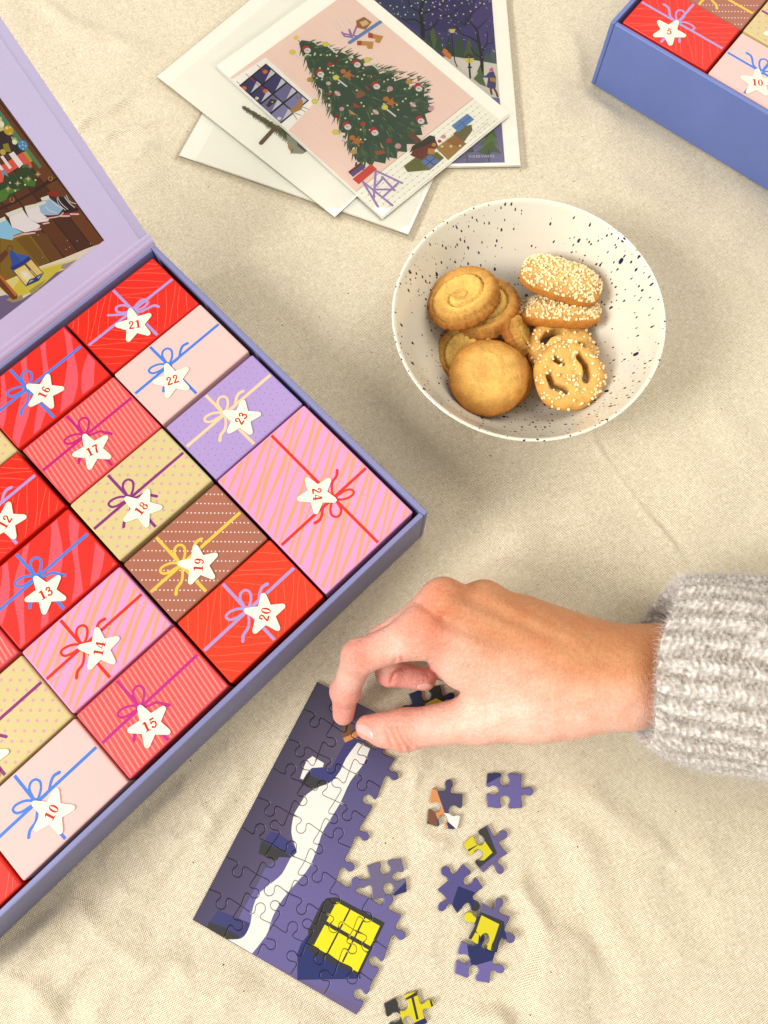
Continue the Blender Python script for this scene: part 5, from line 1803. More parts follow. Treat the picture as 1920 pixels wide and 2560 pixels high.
def round_biscuit(label, c, n, spin, R=.0252, seed=3):
    g = random.Random(seed)
    ph = [g.uniform(0, 6.28) for _ in range(4)]
    out = lambda a: R * (1 + .012 * math.sin(3 * a + ph[0]) + .006 * math.sin(11 * a + ph[1]))

    def top(r, a):
        t = .0125 * (1 - r ** 3.2 * .72)
        x, y = r * math.cos(a), r * math.sin(a)
        t -= .0013 * math.exp(-(((x + .12) / .2) ** 2 + ((y - .16) / .3) ** 2))
        t += .0008 * math.exp(-(((math.hypot(x + .08, y - .12)) - .42) / .09) ** 2)
        return t
    V, Fc, tone = polar(30, 110, top, out, .012)
    k = np.clip((tone - .5) / .6, 0, 1)[:, None] ** 1.3
    VC = np.array(lin((228, 176, 90))) * (1 - k) + np.array(lin((172, 98, 24))) * k
    cd_ = np.exp(-(((V[:, 0] / R + .12) / .2) ** 2 + ((V[:, 1] / R - .16) / .28) ** 2))[:, None] * .55
    VC = VC * (1 - cd_) + np.array(lin((214, 144, 78))) * cd_
    o = vcol_mesh('biscuit', place(V, c, n, spin), Fc, VC, M['crust'])
    tag(o, label, 'biscuit', 'biscuits in the bowl')
    return o


def crystals(ob, count, up, parent, lo=-1, size=.0011, seed=0, band=None):
    """sugar grains scattered on the faces of ob that look along up"""
    g = random.Random(seed)
    me = ob.data
    up = Vector(up).normalized()
    polys = [p for p in me.polygons if p.normal.dot(up) > .35]
    wts = [p.area for p in polys]
    V, Fc = [], []
    for p in g.choices(polys, wts, k=count):
        q = Vector(p.center)
        s = size * g.uniform(.7, 1.35) / 2
        R = Matrix.Rotation(g.uniform(0, 6.28), 3, Vector((g.uniform(-1, 1), g.uniform(-1, 1), g.uniform(-1, 1))).normalized())
        k0 = len(V)
        for d in ((-1, -1, -1), (1, -1, -1), (1, 1, -1), (-1, 1, -1), (-1, -1, 1), (1, -1, 1), (1, 1, 1), (-1, 1, 1)):
            V.append(tuple(q + p.normal * s * .7 + R @ (Vector(d) * s)))
        Fc += box_faces(k0)
    return mesh('sugar_crystals', V, Fc, None, M['sugar'], parent, kind='stuff')


def finger_biscuit(label, c, n, spin, L=.0268, W=.0152, seed=5):
    """oblong sugared biscuit: a rounded superellipse slab"""
    g = random.Random(seed)
    ph = g.uniform(0, 6)
    e = 3.6
    out = lambda a: 1.0

    def shape(a):
        ca, sa = math.cos(a), math.sin(a)
        r = (abs(ca / L) ** e + abs(sa / W) ** e) ** (-1 / e)
        return r * (1 + .015 * math.sin(5 * a + ph))
    top = lambda r, a: .0150 * (1 - r ** 3.0 * .55) + .0004 * math.sin(7 * a + 5 * r + ph)
    V, Fc, tone = polar(22, 110, top, shape, .012)
    k = np.clip((tone - .6) / .5, 0, 1)[:, None]
    VC = np.array(lin((228, 186, 106))) * (1 - k) + np.array(lin((196, 126, 48))) * k
    o = vcol_mesh('biscuit', place(V, c, n, spin), Fc, VC, M['crust'])
    tag(o, label, 'biscuit', 'biscuits in the bowl')
    crystals(o, 620, n, o, seed=seed, size=.00105)
    return o


# signed-distance modelling for soft organic solids
def seg_d(P, a, b, ra, rb, sq=None):
    a, b = np.array(a, np.float32), np.array(b, np.float32)
    d = b - a
    x, y, z = P[..., 0] - a[0], P[..., 1] - a[1], P[..., 2] - a[2]
    t = np.clip((x * d[0] + y * d[1] + z * d[2]) / (d @ d), 0, 1)
    return np.sqrt((x - t * d[0]) ** 2 + (y - t * d[1]) ** 2 + (z - t * d[2]) ** 2) - (ra + (rb - ra) * t)


def smin(a, b, k):
    h = np.clip(0.5 + 0.5 * (b - a) / k, 0, 1)
    return b * (1 - h) + a * h - k * h * (1 - h)


def surface_net(D, lo, h):
    """naive surface nets of the sampled field D (negative inside) -> verts, quads"""
    nx, ny, nz = D.shape
    s = D < 0
    c = [s[i:nx - 1 + i, j:ny - 1 + j, k:nz - 1 + k] for i in (0, 1) for j in (0, 1) for k in (0, 1)]
    cnt = sum(x.astype(np.int8) for x in c)
    act = (cnt > 0) & (cnt < 8)
    ids = -np.ones(act.shape, np.int64)
    ids[act] = np.arange(act.sum())
    I = np.argwhere(act)
    acc = np.zeros((len(I), 3)); num = np.zeros(len(I))
    corners = [(i, j, k) for i in (0, 1) for j in (0, 1) for k in (0, 1)]
    for a in range(8):
        for b in range(a + 1, 8):
            ca, cb = np.array(corners[a]), np.array(corners[b])
            if np.abs(ca - cb).sum() != 1:
                continue
            da = D[tuple((I + ca).T)]; db = D[tuple((I + cb).T)]
            m = (da < 0) != (db < 0)
            t = np.where(m, da / np.where(m, da - db, 1), 0)
            acc += np.where(m[:, None], ca + (cb - ca) * t[:, None], 0); num += m
    V = (I + acc / num[:, None]) * h + lo
    Q = []
    for ax in range(3):
        u, v = (ax + 1) % 3, (ax + 2) % 3
        sl0 = [slice(1, -1)] * 3; sl1 = [slice(1, -1)] * 3
        sl0[ax] = slice(0, D.shape[ax] - 1); sl1[ax] = slice(1, D.shape[ax])
        s0, s1 = s[tuple(sl0)], s[tuple(sl1)]
        E_ = np.argwhere(s0 != s1)
        sg = s0[tuple(E_.T)]
        base = E_.copy(); base[:, u] += 1; base[:, v] += 1
        du = np.zeros(3, int); du[u] = 1
        dv = np.zeros(3, int); dv[v] = 1
        q = [ids[tuple((base - du - dv).T)], ids[tuple((base - dv).T)], ids[tuple(base.T)], ids[tuple((base - du).T)]]
        q = np.stack(q, 1)
        q[~sg] = q[~sg][:, ::-1]
        Q.append(q)
    Q = np.concatenate(Q)
    Q = Q[(Q >= 0).all(1)]
    return V, Q


def sd_grid(lo, hi, h):
    ax = [np.arange(lo[i], hi[i] + h, h, dtype=np.float32) for i in range(3)]
    return np.stack(np.meshgrid(*ax, indexing='ij'), -1)


def pretzel_biscuit(label, c, n, spin, seed=2, R=.0178):
    h = .0008
    P = sd_grid((-.028, -.028, -.003), (.028, .028, .016), h)
    Pf = P.copy(); Pf[..., 2] = (Pf[..., 2] - .0062) * 1.12
    ang = np.arctan2(P[..., 1], P[..., 0])
    rad = np.hypot(P[..., 0], P[..., 1]) / (1 + .025 * np.sin(3 * ang + seed) + .02 * np.sin(5 * ang)) + .0016 * np.exp(-((ang + .85) / .22) ** 2)
    rim = np.sqrt((np.maximum(rad - .0172, 0)) ** 2 + Pf[..., 2] ** 2) - .0062
    D = rim
    # the strands stand proud, their seams sink
    for q0, q1, dep in (((-.0015, .0215), (.002, .0105), .0010), ((.002, .0105), (.0035, -.004), .0009), ((-.0185, .004), (-.006, -.0005), .0010), ((-.006, -.0005), (.004, -.0065), .0009), ((.004, -.0065), (.0115, -.0190), .0011)):
        g_ = seg_d(P, (*q0, .012), (*q1, .012), 0, 0)
        D = D + 2.2 * dep * np.exp(-(g_ / .0015) ** 2)
    for q, r_ in (([(.0066, .0118), (.0104, .0068), (.0110, .0000), (.0100, -.0030)], .0026), ([(-.0138, -.0020), (-.0118, -.0078), (-.0040, -.0108)], .0025), ([(-.0100, .0098), (-.0052, .0072)], .0019)):
        hole = None
        for k in range(len(q) - 1):
            s_ = seg_d(P * np.array([1, 1, .12], np.float32), (*q[k], .0008), (*q[k + 1], .0008), r_, r_)
            hole = s_ if hole is None else np.minimum(hole, s_)
        D = -smin(-D, hole, .0024)
    D = np.maximum(D, -(P[..., 2] - .0))
    V, Q = surface_net(D, np.array([-.028, -.028, -.003]), h)
    rr = np.hypot(V[:, 0], V[:, 1]) / .023
    k = np.clip((rr - .55) / .5, 0, 1) * np.clip(1.25 - V[:, 2] / .012, 0, 1)
    k = k[:, None]
    VC = np.array(lin((230, 182, 98))) * (1 - k) + np.array(lin((198, 124, 42))) * k
    o = vcol_mesh('biscuit', place(V, c, n, spin), Q.tolist(), VC, M['crust'])
    tag(o, label, 'biscuit', 'biscuits in the bowl')
    crystals(o, 130, n, o, seed=seed, size=.0011)
    return o


swirl_biscuit('ring biscuit with a swirled top lying uppermost at the left of the bowl', dp(1003, 652, .036), (-.30, .12, .95), 2.2, .0238, 1)
swirl_biscuit('ring biscuit half hidden under the swirled one at the left', dp(1052, 676, .024), (-.34, .16, .93), .7, .0232, 2)
swirl_biscuit('small ring biscuit standing on edge amid the heap', dp(1104, 730, .022), (.80, .12, .55), 1.1, .0180, 4)
swirl_biscuit('ring biscuit at the bottom left, mostly covered by the round biscuit', dp(1010, 770, .016), (-.30, .05, .95), 3.0, .0215, 6)
finger_biscuit('oblong sugar-topped biscuit, uppermost at the right of the bowl', dp(1207, 618, .036), (.10, .22, .97), -.33, seed=5)
finger_biscuit('oblong sugared biscuit tilted on edge below the upper one', dp(1206, 690, .022), (-.05, .58, .80), -.30, seed=8)
round_biscuit('plain round biscuit with a cracked pale top at the front', dp(1055, 818, .031), (-.06, -.12, .99), .3, .0256, 3)
round_biscuit('round biscuit lying directly beneath the plain one', dp(1070, 812, .019), (.06, -.06, .99), 2.1, .0252, 7)
pretzel_biscuit('pretzel-shaped biscuit dotted with sugar at the front right', dp(1221, 820, .031), (.10, -.12, .98), 0.0, 2)
pretzel_biscuit('pretzel-shaped biscuit mostly hidden behind the sugared pretzel', dp(1208, 764, .018), (.05, .10, .98), 1.9, 9)

# ------------------------------------------------------------------ person: hand, forearm and sweater sleeve
def skin():
    m, nt, b = new_mat('skin')
    L = nt.links
    tc = N(nt, 'ShaderNodeTexCoord')
    a = N(nt, 'ShaderNodeAttribute', attribute_name='Col')
    n1 = N(nt, 'ShaderNodeTexNoise', i_Scale=85.0, i_Detail=5.0)
    n2 = N(nt, 'ShaderNodeTexNoise', i_Scale=500.0, i_Detail=3.0)
    for n in (n1, n2):
        L.new(tc.outputs['Object'], n.inputs['Vector'])
    mr = N(nt, 'ShaderNodeMapRange'); mr.inputs['From Min'].default_value = .3; mr.inputs['From Max'].default_value = .7
    mr.inputs['To Min'].default_value = 0; mr.inputs['To Max'].default_value = 1
    L.new(n1.outputs['Fac'], mr.inputs['Value'])
    mo = N(nt, 'ShaderNodeMix', data_type='RGBA', blend_type='MULTIPLY')
    L.new(mr.outputs[0], mo.inputs['Factor'])
    L.new(a.outputs['Color'], mo.inputs['A']); mo.inputs['B'].default_value = (.95, .78, .72, 1)
    m2 = N(nt, 'ShaderNodeMapRange'); m2.inputs['From Min'].default_value = .3; m2.inputs['From Max'].default_value = .7
    m2.inputs['To Min'].default_value = .88; m2.inputs['To Max'].default_value = 1.08
    L.new(n2.outputs['Fac'], m2.inputs['Value'])
    mx = N(nt, 'ShaderNodeMix', data_type='RGBA', blend_type='MULTIPLY'); mx.inputs['Factor'].default_value = 1
    L.new(mo.outputs['Result'], mx.inputs['A']); L.new(m2.outputs[0], mx.inputs['B'])
    L.new(mx.outputs['Result'], b.inputs['Base Color'])
    b.inputs['Subsurface Weight'].default_value = 0.13
    b.inputs['Subsurface Radius'].default_value = (.0060, .0021, .0011)
    b.inputs['Subsurface Scale'].default_value = 0.55
    b.inputs['Roughness'].default_value = 0.46
    b.inputs['Specular IOR Level'].default_value = 0.38
    # fine diamond creases of the skin
    vo = N(nt, 'ShaderNodeTexVoronoi', i_Scale=800.0, feature='DISTANCE_TO_EDGE')
    L.new(tc.outputs['Object'], vo.inputs['Vector'])
    ad = N(nt, 'ShaderNodeMath', operation='ADD'); L.new(vo.outputs['Distance'], ad.inputs[0]); L.new(n2.outputs['Fac'], ad.inputs[1])
    bp = N(nt, 'ShaderNodeBump', i_Strength=0.75, i_Distance=0.0006)
    L.new(ad.outputs[0], bp.inputs['Height']); L.new(bp.outputs['Normal'], b.inputs['Normal'])
    return m


M['skin'] = skin()
# joints: photograph position and height above the cloth
J = lambda x, y, z: dp(x, y, z)
wr = J(1392, 1455, .046)                  # wrist
fa = J(1640, 1462, .052)                  # forearm inside the sleeve
iM, iP, iD, iT = J(916, 1366, .063), J(776, 1420, .052), J(746, 1492, .028), J(742, 1543, .0105)
mM, mP, mD, mT = J(960, 1302, .064), J(826, 1386, .045), J(842, 1452, .024), J(918, 1468, .019)
rM, rP, rD, rT = J(1048, 1306, .056), J(925, 1370, .030), J(960, 1440, .016), J(1020, 1450, .020)
pM, pP, pD, pT = J(1125, 1335, .044), J(1040, 1380, .020), J(1080, 1430, .012), J(1130, 1440, .018)
tC, tM, tI, tT = J(1235, 1512, .042), J(1040, 1550, .036), J(872, 1577, .025), J(795, 1571, .0150)


def hand_field(P):
    pal = seg_d(P, wr, fa, .0212, .0240)
    # flatten the wrist a little: two side rods
    pal = smin(pal, seg_d(P, J(1400, 1412, .046), J(1640, 1405, .052), .0160, .018), .008)
    pal = smin(pal, seg_d(P, J(1400, 1494, .044), J(1640, 1510, .050), .0155, .018), .008)
    for m, r0, r1, w0 in ((iM, .0150, .0116, J(1330, 1470, .049)), (mM, .0152, .0113, J(1330, 1450, .050)), (rM, .0148, .0106, J(1330, 1432, .047)), (pM, .0135, .0100, J(1330, 1415, .042))):
        pal = smin(pal, seg_d(P, w0, m, r0, r1), .012)
    # palm pad under the metacarpals and the thumb's muscle
    pal = smin(pal, seg_d(P, J(1290, 1440, .036), J(1030, 1370, .046), .016, .012), .014)
    pal = smin(pal, seg_d(P, J(1340, 1500, .042), J(1150, 1530, .040), .0185, .0170), .014)
    web = seg_d(P, J(1140, 1480, .046), J(1000, 1440, .052), .0150, .0120)
    pal = smin(pal, web, .016)
    # tendons and a vein as low ridges
    pal = smin(pal, seg_d(P, J(1250, 1436, .0640), J(955, 1308, .0748), .0018, .0024), .0050)
    pal = smin(pal, seg_d(P, J(1250, 1458, .0630), J(922, 1366, .0736), .0018, .0024), .0050)

    def chain(pts, rad, k=.005, extra=()):
        d = None
        for i in range(len(pts) - 1):
            s = seg_d(P, pts[i], pts[i + 1], rad[i], rad[i + 1])
            d = s if d is None else smin(d, s, k)
        for c, r in extra:
            d = smin(d, np.linalg.norm(P - np.array(c, np.float32), axis=-1) - r, .004)
        return d
    idx = chain([iM, iP, iD, iT], [.0118, .0094, .0080, .0066], .004, [(iP + np.array([0, .001, .0016]), .0086), (iD, .0079)])
    mid = chain([mM, mP, mD, mT], [.0112, .0092, .0082, .0068], .003)
    rin = chain([rM, rP, rD, rT], [.0105, .0088, .0078, .0066], .004)
    pin = chain([pM, pP, pD, pT], [.0095, .0078, .0068, .0058], .004)
    thu = chain([tC, tM, tI, tT], [.0175, .0135, .0106, .0074], .008, [(tI + np.array([0, 0, .001]), .0104), (J(830, 1578, .0195), .0098)])
    a = smin(pal, idx, .012)
    # knuckles
    a = smin(a, np.linalg.norm(P - np.array(iM + np.array([-.002, .002, .0035]), np.float32), axis=-1) - .0098, .007)
    b = smin(pal, mid, .010)
    b = smin(b, np.linalg.norm(P - np.array(mM + np.array([-.002, .002, .0035]), np.float32), axis=-1) - .0094, .007)
    c = smin(smin(pal, rin, .010), np.linalg.norm(P - np.array(rM + np.array([-.001, .002, .003]), np.float32), axis=-1) - .0090, .007)
    d = smin(pal, pin, .010)
    e = smin(pal, thu, .014)
    D = smin(smin(smin(smin(a, b, .0016), c, .0016), d, .0016), e, .0016)
    # creases over the thumb joint and finger bends
    for q0, q1, dep, w in ((J(842, 1556, .034), J(868, 1632, .020), .0009, .0011), (J(858, 1552, .036), J(886, 1628, .022), .0010, .0012), (J(872, 1556, .037), J(898, 1622, .026), .0007, .0011),
                           (J(790, 1445, .046), J(808, 1420, .060), .0004, .0012), (J(838, 1436, .034), J(852, 1462, .028), .0010, .0011), (J(908, 1445, .055), J(930, 1420, .066), .0005, .0015)):
        s = seg_d(P, q0, q1, 0, 0)
        D = D + dep * np.exp(-(s / w) ** 2) * 1.0
    return D


lo = np.minimum.reduce([wr, iM, iP, iD, iT, mM, rM, pM, tT, tC]) - .028
hi = np.maximum.reduce([wr, iM, iP, mM, rM, pM, tC, J(1520, 1455, .05)]) + .030
lo[2] = max(lo[2], .0028)
hi[0] = J(1500, 1455, .05)[0]
GH = .00095
_P = sd_grid(lo, hi, GH)
# sample coarsely first, finely only near the surface
BS = 6
_c = hand_field(_P[BS // 2::BS, BS // 2::BS, BS // 2::BS])
_n = [np.minimum(np.arange(_P.shape[i]) // BS, _c.shape[i] - 1) for i in range(3)]
_D = _c[np.ix_(*_n)].copy()
_m = np.abs(_D) < BS * GH * 1.15
_D[_m] = hand_field(_P[_m])
HV, HQ = surface_net(_D, lo.astype(float), GH)
del _P
# relax the sampled surface a little
nb = np.zeros((len(HV), 3)); nc = np.zeros(len(HV))
ed = np.concatenate([HQ[:, [0, 1]], HQ[:, [1, 2]], HQ[:, [2, 3]], HQ[:, [3, 0]]])
for _ in range(2):
    nb[:] = 0; nc[:] = 0
    np.add.at(nb, ed[:, 0], HV[ed[:, 1]]); np.add.at(nb, ed[:, 1], HV[ed[:, 0]])
    np.add.at(nc, ed[:, 0], 1); np.add.at(nc, ed[:, 1], 1)
    HV = HV * .5 + nb / nc[:, None] * .5

# skin folds and tendons, shaped along lines seen in the photograph
_me = bpy.data.meshes.new('tmp'); _me.from_pydata(HV.tolist(), [], HQ.tolist()); _me.update()
_no = np.zeros(len(HV) * 3, np.float32); _me.vertices.foreach_get('normal', _no); _no = _no.reshape(-1, 3).astype(float)
bpy.data.meshes.remove(_me)
_q = (HV - np.array([0, 0, HC])) @ RC.T
_uv = np.stack([960 + F * _q[:, 0] / _q[:, 2], 1280 + F * _q[:, 1] / _q[:, 2]], 1)
_vw = np.array([0, 0, HC]) - HV; _vw /= np.linalg.norm(_vw, axis=1)[:, None]
_fc = np.clip((_no * _vw).sum(1), 0, 1)
zh = zm(4.1475, 800, 1420)
_tone = np.zeros(len(HV))
for view, line, w, dep in ((zh, [(735, 1640), (760, 1720), (800, 1810), (850, 1895)], 5.5, -.0012), (zh, [(795, 1635), (830, 1720), (880, 1810), (935, 1885)], 5.5, -.0012), (zh, [(660, 1690), (690, 1760), (730, 1850)], 5, -.0006),
                           (zh, [(850, 1650), (890, 1740), (960, 1830)], 5, -.0005), (zh, [(840, 930), (860, 980)], 5, -.0006), (zh, [(780, 940), (760, 1000)], 5, -.0005), (zh, [(255, 790), (330, 770), (420, 740)], 7, -.0004),
                           (zh, [(740, 1180), (770, 1110), (850, 1040)], 5, -.0010), (zh, [(960, 950), (1060, 1030), (1160, 1160), (1240, 1270)], 7, -.0004),
                           (DISP, [(960, 1292), (1060, 1335), (1180, 1395), (1290, 1440)], 17, .0007), (DISP, [(925, 1352), (1040, 1400), (1160, 1440), (1280, 1470)], 17, .0006), (DISP, [(1050, 1285), (1150, 1340), (1260, 1395)], 15, .0006),
                           (DISP, [(965, 1335), (1080, 1375), (1200, 1420)], 16, -.0006), (DISP, [(1010, 1290), (1110, 1335), (1220, 1385)], 14, -.0005), (DISP, [(1080, 1345), (1140, 1390), (1190, 1410), (1260, 1440)], 7, .0003), (DISP, [(1150, 1310), (1230, 1355), (1290, 1400)], 7, .00025),
                           (DISP, [(1040, 1560), (1160, 1535), (1300, 1500)], 18, .0008), (DISP, [(905, 1300), (930, 1318), (955, 1335)], 9, -.0018)):
    P2 = np.array([view(*p) for p in smooth_path(line, 4)])
    best = np.full(len(HV), 1e9)
    for i in range(len(P2) - 1):
        a, d = P2[i], P2[i + 1] - P2[i]
        t = np.clip(((_uv - a) @ d) / (d @ d), 0, 1)
        best = np.minimum(best, np.linalg.norm(_uv - a - t[:, None] * d, axis=1))
    k = np.exp(-(best / w) ** 2) * np.clip(_fc * 2, 0, 1)
    HV = HV + _no * (dep * k)[:, None]
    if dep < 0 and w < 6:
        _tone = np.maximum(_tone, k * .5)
base = np.array(lin((226, 181, 162)))
VC = np.tile(base, (len(HV), 1))


def blush_and_light(c, r, col, amt):
    global VC
    w = (amt * np.exp(-(np.linalg.norm(HV - np.array(c), axis=1) / r) ** 2))[:, None]
    VC = VC * (1 - w) + np.array(lin(col)) * w


for c, r, col, amt in ((iM + np.array([0, 0, .012]), .014, (212, 104, 62), .7), (mM + np.array([0, 0, .012]), .013, (216, 106, 74), .7), (iP + np.array([0, 0, .008]), .012, (214, 112, 90), .65), (iD, .014, (214, 112, 100), .6),
                       (iT, .014, (230, 140, 130), .6), (tT, .016, (236, 156, 140), .6), (tI, .016, (214, 122, 96), .6), (mD, .016, (224, 128, 124), .6), (mT, .014, (230, 140, 134), .6), (rM + np.array([0, 0, .012]), .014, (222, 146, 104), .4),
                       (J(1110, 1340, .068), .034, (200, 136, 88), .8), (J(1230, 1390, .068), .030, (202, 140, 90), .8), (J(1330, 1400, .068), .030, (202, 142, 88), .8), (J(1410, 1390, .068), .026, (204, 140, 84), .7), (J(1080, 1520, .05), .026, (244, 200, 178), .6), (J(1280, 1540, .05), .03, (240, 192, 168), .5)):  # these tan and pale patches paint the light on the hand into its colour
    blush_and_light(c, r, col, amt)
# warm bounce light painted into the back of the hand, thumb side left paler
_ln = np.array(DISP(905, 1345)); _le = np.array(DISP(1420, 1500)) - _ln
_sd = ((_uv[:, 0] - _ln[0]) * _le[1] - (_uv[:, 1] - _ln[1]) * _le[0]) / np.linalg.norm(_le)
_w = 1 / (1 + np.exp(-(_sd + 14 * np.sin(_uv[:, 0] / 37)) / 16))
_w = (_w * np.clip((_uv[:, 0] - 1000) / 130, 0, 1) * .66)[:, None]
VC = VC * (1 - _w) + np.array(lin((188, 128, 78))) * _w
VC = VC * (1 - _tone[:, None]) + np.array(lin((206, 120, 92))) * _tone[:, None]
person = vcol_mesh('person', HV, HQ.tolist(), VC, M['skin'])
tag(person, 'right hand pinching a puzzle piece, arm in a pale grey knitted sweater', 'person')

# nails: small plates laid on the finger surface
bvh = BVHTree.FromPolygons([tuple(v) for v in HV], HQ.tolist())
_nm, _nnt, _nb = new_mat('nail')
_nn = N(_nnt, 'ShaderNodeTexNoise', i_Scale=260.0)
_nx = N(_nnt, 'ShaderNodeMix', data_type='RGBA')
_nx.inputs['A'].default_value = (*lin((222, 160, 148)), 1); _nx.inputs['B'].default_value = (*lin((230, 180, 168)), 1)
_nnt.links.new(_nn.outputs['Fac'], _nx.inputs['Factor']); _nnt.links.new(_nx.outputs['Result'], _nb.inputs['Base Color'])
_nb.inputs['Roughness'].default_value = .22
_nb.inputs['Coat Weight'].default_value = .3
M['nail'] = _nm


def nail(pts, name, lift=.00045):
    """pts: outline in photograph pixels around the plate, laid on the skin"""
    out = smooth_path(pts, 4, closed=True)
    cx = sum(p[0] for p in out) / len(out); cy = sum(p[1] for p in out) / len(out)
    V, Fc = [], []
    rings = (0.0, .35, .65, .88, 1.0)
    n = len(out)
    for f in rings[1:]:
        for p in out:
            q = (cx + (p[0] - cx) * f, cy + (p[1] - cy) * f)
            d = ray(*q); d = d / np.linalg.norm(d)
            hit = bvh.ray_cast(Vector((0, 0, HC)), Vector(d))
            if hit[0] is None:
                hit = bvh.find_nearest(Vector(dp(q[0] / S, q[1] / S, .015)))
            V.append(np.array(hit[0]) + np.array(hit[1]) * lift * (1.0 if f < .95 else .2))
    d = ray(cx, cy); d = d / np.linalg.norm(d)
    hit = bvh.ray_cast(Vector((0, 0, HC)), Vector(d))
    if hit[0] is None:
        hit = bvh.find_nearest(Vector(dp(cx / S, cy / S, .015)))
    V.append(np.array(hit[0]) + np.array(hit[1]) * lift)
    for r in range(3):
        for i in range(n):
            j = (i + 1) % n
            Fc.append((r * n + i, (r + 1) * n + i, (r + 1) * n + j, r * n + j))
    for i in range(n):
        Fc.append((len(V) - 1, i, (i + 1) % n))
    mesh(name, V, Fc, None, M['nail'], person, smooth=True)


zh = zm(4.1475, 800, 1420)
nail([zh(*p) for p in ((352, 1640), (400, 1612), (470, 1622), (530, 1680), (552, 1775), (480, 1745), (400, 1700))], 'thumbnail')
nail([zh(*p) for p in ((1008, 1225), (1080, 1195), (1150, 1195), (1185, 1225), (1120, 1240), (1050, 1262), (1015, 1255))], 'fingernail')


def wool():
    m, nt, b = new_mat('mohair_wool')
    L = nt.links
    a = N(nt, 'ShaderNodeAttribute', attribute_name='Col')
    tc = N(nt, 'ShaderNodeTexCoord')
    mp = N(nt, 'ShaderNodeMapping'); mp.inputs['Scale'].default_value = (.45, 1, 1)
    L.new(tc.outputs['Object'], mp.inputs['Vector'])
    n1 = N(nt, 'ShaderNodeTexNoise', i_Scale=620.0, i_Detail=3.0)
    L.new(mp.outputs[0], n1.inputs['Vector'])
    mr = N(nt, 'ShaderNodeMapRange'); mr.inputs['From Min'].default_value = .3; mr.inputs['From Max'].default_value = .7
    mr.inputs['To Min'].default_value = .74; mr.inputs['To Max'].default_value = 1.14
    L.new(n1.outputs['Fac'], mr.inputs['Value'])
    mx = N(nt, 'ShaderNodeMix', data_type='RGBA', blend_type='MULTIPLY'); mx.inputs['Factor'].default_value = 1
    L.new(a.outputs['Color'], mx.inputs['A']); L.new(mr.outputs[0], mx.inputs['B'])
    L.new(mx.outputs['Result'], b.inputs['Base Color'])
    b.inputs['Roughness'].default_value = .9
    b.inputs['Specular IOR Level'].default_value = .1
    b.inputs['Sheen Weight'].default_value = .35
    b.inputs['Sheen Roughness'].default_value = .5
    bp = N(nt, 'ShaderNodeBump', i_Strength=.7, i_Distance=.0008)
    L.new(n1.outputs['Fac'], bp.inputs['Height']); L.new(bp.outputs['Normal'], b.inputs['Normal'])
    return m


M['wool'] = wool()


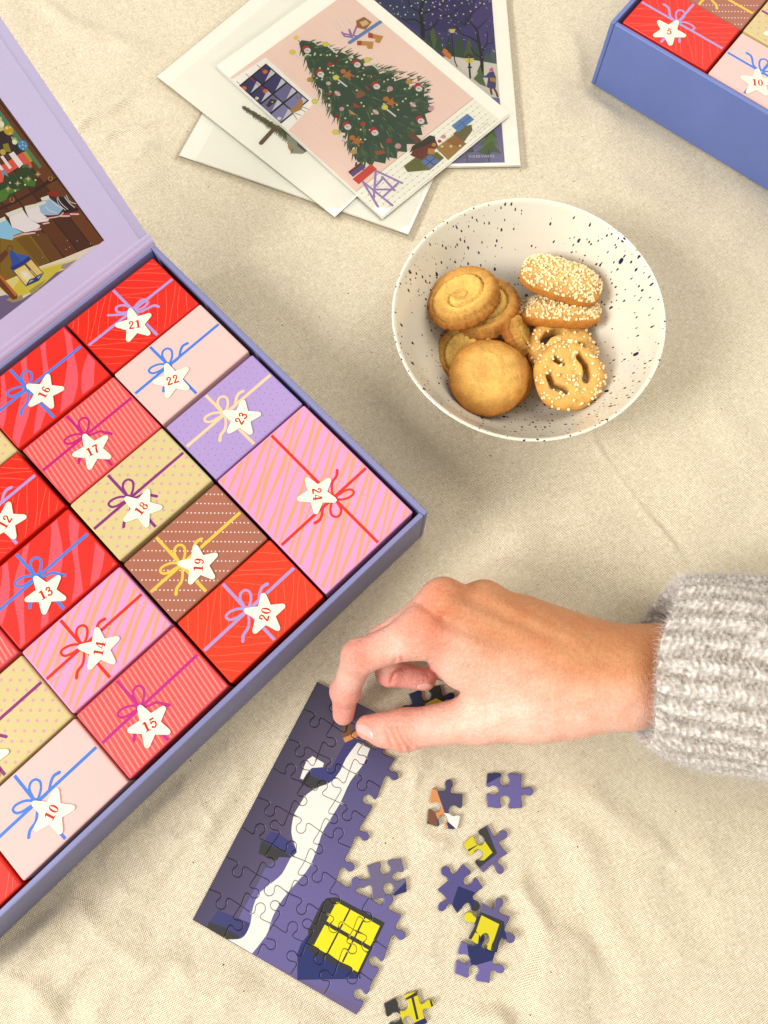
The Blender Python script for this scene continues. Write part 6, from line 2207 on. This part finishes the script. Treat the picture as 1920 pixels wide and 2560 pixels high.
def build_sleeve():
    nt_, ns = 504, 190
    X0 = J(1376, 1440, .046)[0]
    X1 = J(1860, 1440, .046)[0]
    yc0, yc1 = J(1480, 1436, .046)[1], J(1659, 1462, .046)[1]
    xa, xb = J(1480, 1436, .046)[0], J(1659, 1462, .046)[0]
    th = np.arange(nt_) / nt_ * 2 * np.pi
    NR = 27
    V = np.zeros((ns, nt_, 3)); hgt = np.zeros((ns, nt_)); tone = np.zeros((ns, nt_))
    tt = np.concatenate([np.linspace(-1, 0, 26), np.linspace(0, 1, ns - 25)[1:]])
    g = np.random.default_rng(12)
    for i, t in enumerate(tt):
        # opening recedes on the far side
        sn, cs = np.sin(th), np.cos(th)                      # sn: image up, cs: away from the table
        start = X0 + .027 * np.clip(sn, 0, 1) ** 1.5 + .004 * np.clip(-cs, 0, 1) + .0015 * np.sin(3 * th)
        if t < 0:
            u = -t
            x = start + .016 * u ** 1.4
            r = .90 - .16 * u ** .7
            lip = 1 - u
        else:
            x = start + (X1 - start) * t
            r = .90 + .10 * (1 - np.exp(-(x - start) / .008)) + .13 * (x - start) / .12
            lip = np.exp(-(x - start) / .004)
        y0 = yc0 + (yc1 - yc0) * (x - xa) / (xb - xa)
        ry, rz = .0525 * r, .0420 * r
        zc_ = .0450 + .002 * (x - X0) / .12
        ph = th * NR / (2 * np.pi) + .12 * np.sin(x * 60 + th)
        loc = (ph % 1.0) - .5
        rib = np.cos(loc * 2 * np.pi)
        s = x - start
        st = np.sin(2 * np.pi * (s / .0034 + np.abs(loc) * 1.3))
        st2 = np.sin(2 * np.pi * (s / .0029 - np.floor(ph) * .37))
        d = .0010 * rib + .0006 * st * np.clip(rib + .4, 0, 1) + .0006 * st2 * np.clip(-rib, 0, 1)
        d = d * (1 - .6 * lip) + .0012 * lip * np.sin(th * 40)
        d += .0010 * np.sin(th * 5 + x * 90)
        V[i, :, 0] = x
        V[i, :, 1] = y0 + (ry + d) * sn
        V[i, :, 2] = np.maximum(zc_ + (rz + d) * cs, .0012 + .0004 * (1 + np.sin(th * 30 + x * 700)))
        tone[i] = np.clip(.52 + .34 * rib + .20 * st * (rib > -.3) + .24 * st2 * (rib < -.2), 0, 1)
    F_ = []
    idx = np.arange(ns * nt_).reshape(ns, nt_)
    q = np.stack([idx[:-1], np.roll(idx, -1, 1)[:-1], np.roll(idx, -1, 1)[1:], idx[1:]], -1).reshape(-1, 4)
    mott = g.normal(size=(ns, nt_))
    for _ in range(2):
        mott = (mott + np.roll(mott, 1, 1) + np.roll(mott, -1, 1) + np.roll(mott, 1, 0) + np.roll(mott, -1, 0)) / 5
    mott = mott / mott.std()
    k = np.clip(tone * .62 + .18 + .24 * mott, 0, 1)[..., None]
    VCs = np.array(lin((146, 132, 114))) * (1 - k) + np.array(lin((227, 220, 210))) * k
    VCs = VCs.reshape(-1, 3)
    W = V.reshape(-1, 3)
    sl = vcol_mesh('sweater_sleeve', W, q[:, ::-1].tolist(), VCs, M['wool'], person)
    # mohair fuzz
    me = sl.data
    nf = len(me.polygons)
    cen = np.zeros(nf * 3); me.polygons.foreach_get('center', cen); cen = cen.reshape(-1, 3)
    nor = np.zeros(nf * 3); me.polygons.foreach_get('normal', nor); nor = nor.reshape(-1, 3)
    out = np.stack([np.zeros(nf), (cen[:, 1] - cen[:, 1].mean()), cen[:, 2] - .042], 1)
    if (nor * out).sum() < 0:
        nor = -nor
    ok = np.nonzero((cen[:, 2] > .006) & (cen[:, 0] < J(1760, 1440, .05)[0]))[0]
    n = 46000
    pick = g.choice(ok, n)
    c, nn = cen[pick], nor[pick]
    dirn = nn * g.uniform(.15, .9, (n, 1)) + g.normal(size=(n, 3)) * .55 + np.array([-.25, 0, 0])
    dirn /= np.linalg.norm(dirn, axis=1)[:, None]
    L = g.gamma(2.4, .0010, (n, 1)) + .0008
    side = np.cross(dirn, g.normal(size=(n, 3))); side /= np.linalg.norm(side, axis=1)[:, None]
    w = .00007
    bend = g.normal(size=(n, 3)) * L * .28
    p0, p1, p2 = c, c + dirn * L * .55, c + dirn * L + bend
    for p in (p1, p2):
        p[:, 2] = np.maximum(p[:, 2], .0015)
    VV_ = np.concatenate([p0 - side * w, p0 + side * w, p1 + side * w, p1 - side * w, p2])
    a = np.arange(n)
    quads = np.stack([a, a + n, a + 2 * n, a + 3 * n], 1).tolist()
    tris = np.stack([a + 3 * n, a + 2 * n, a + 4 * n], 1).tolist()
    fc = np.array(lin((220, 213, 206)))
    cc = np.tile(fc * 1.0, (len(VV_), 1)) * g.uniform(.75, 1.0, (len(VV_), 1))
    fz = vcol_mesh('wool_fuzz', VV_, quads + tris, cc, M['wool'], sl, smooth=False)
    fz['kind'] = 'stuff'


build_sleeve()
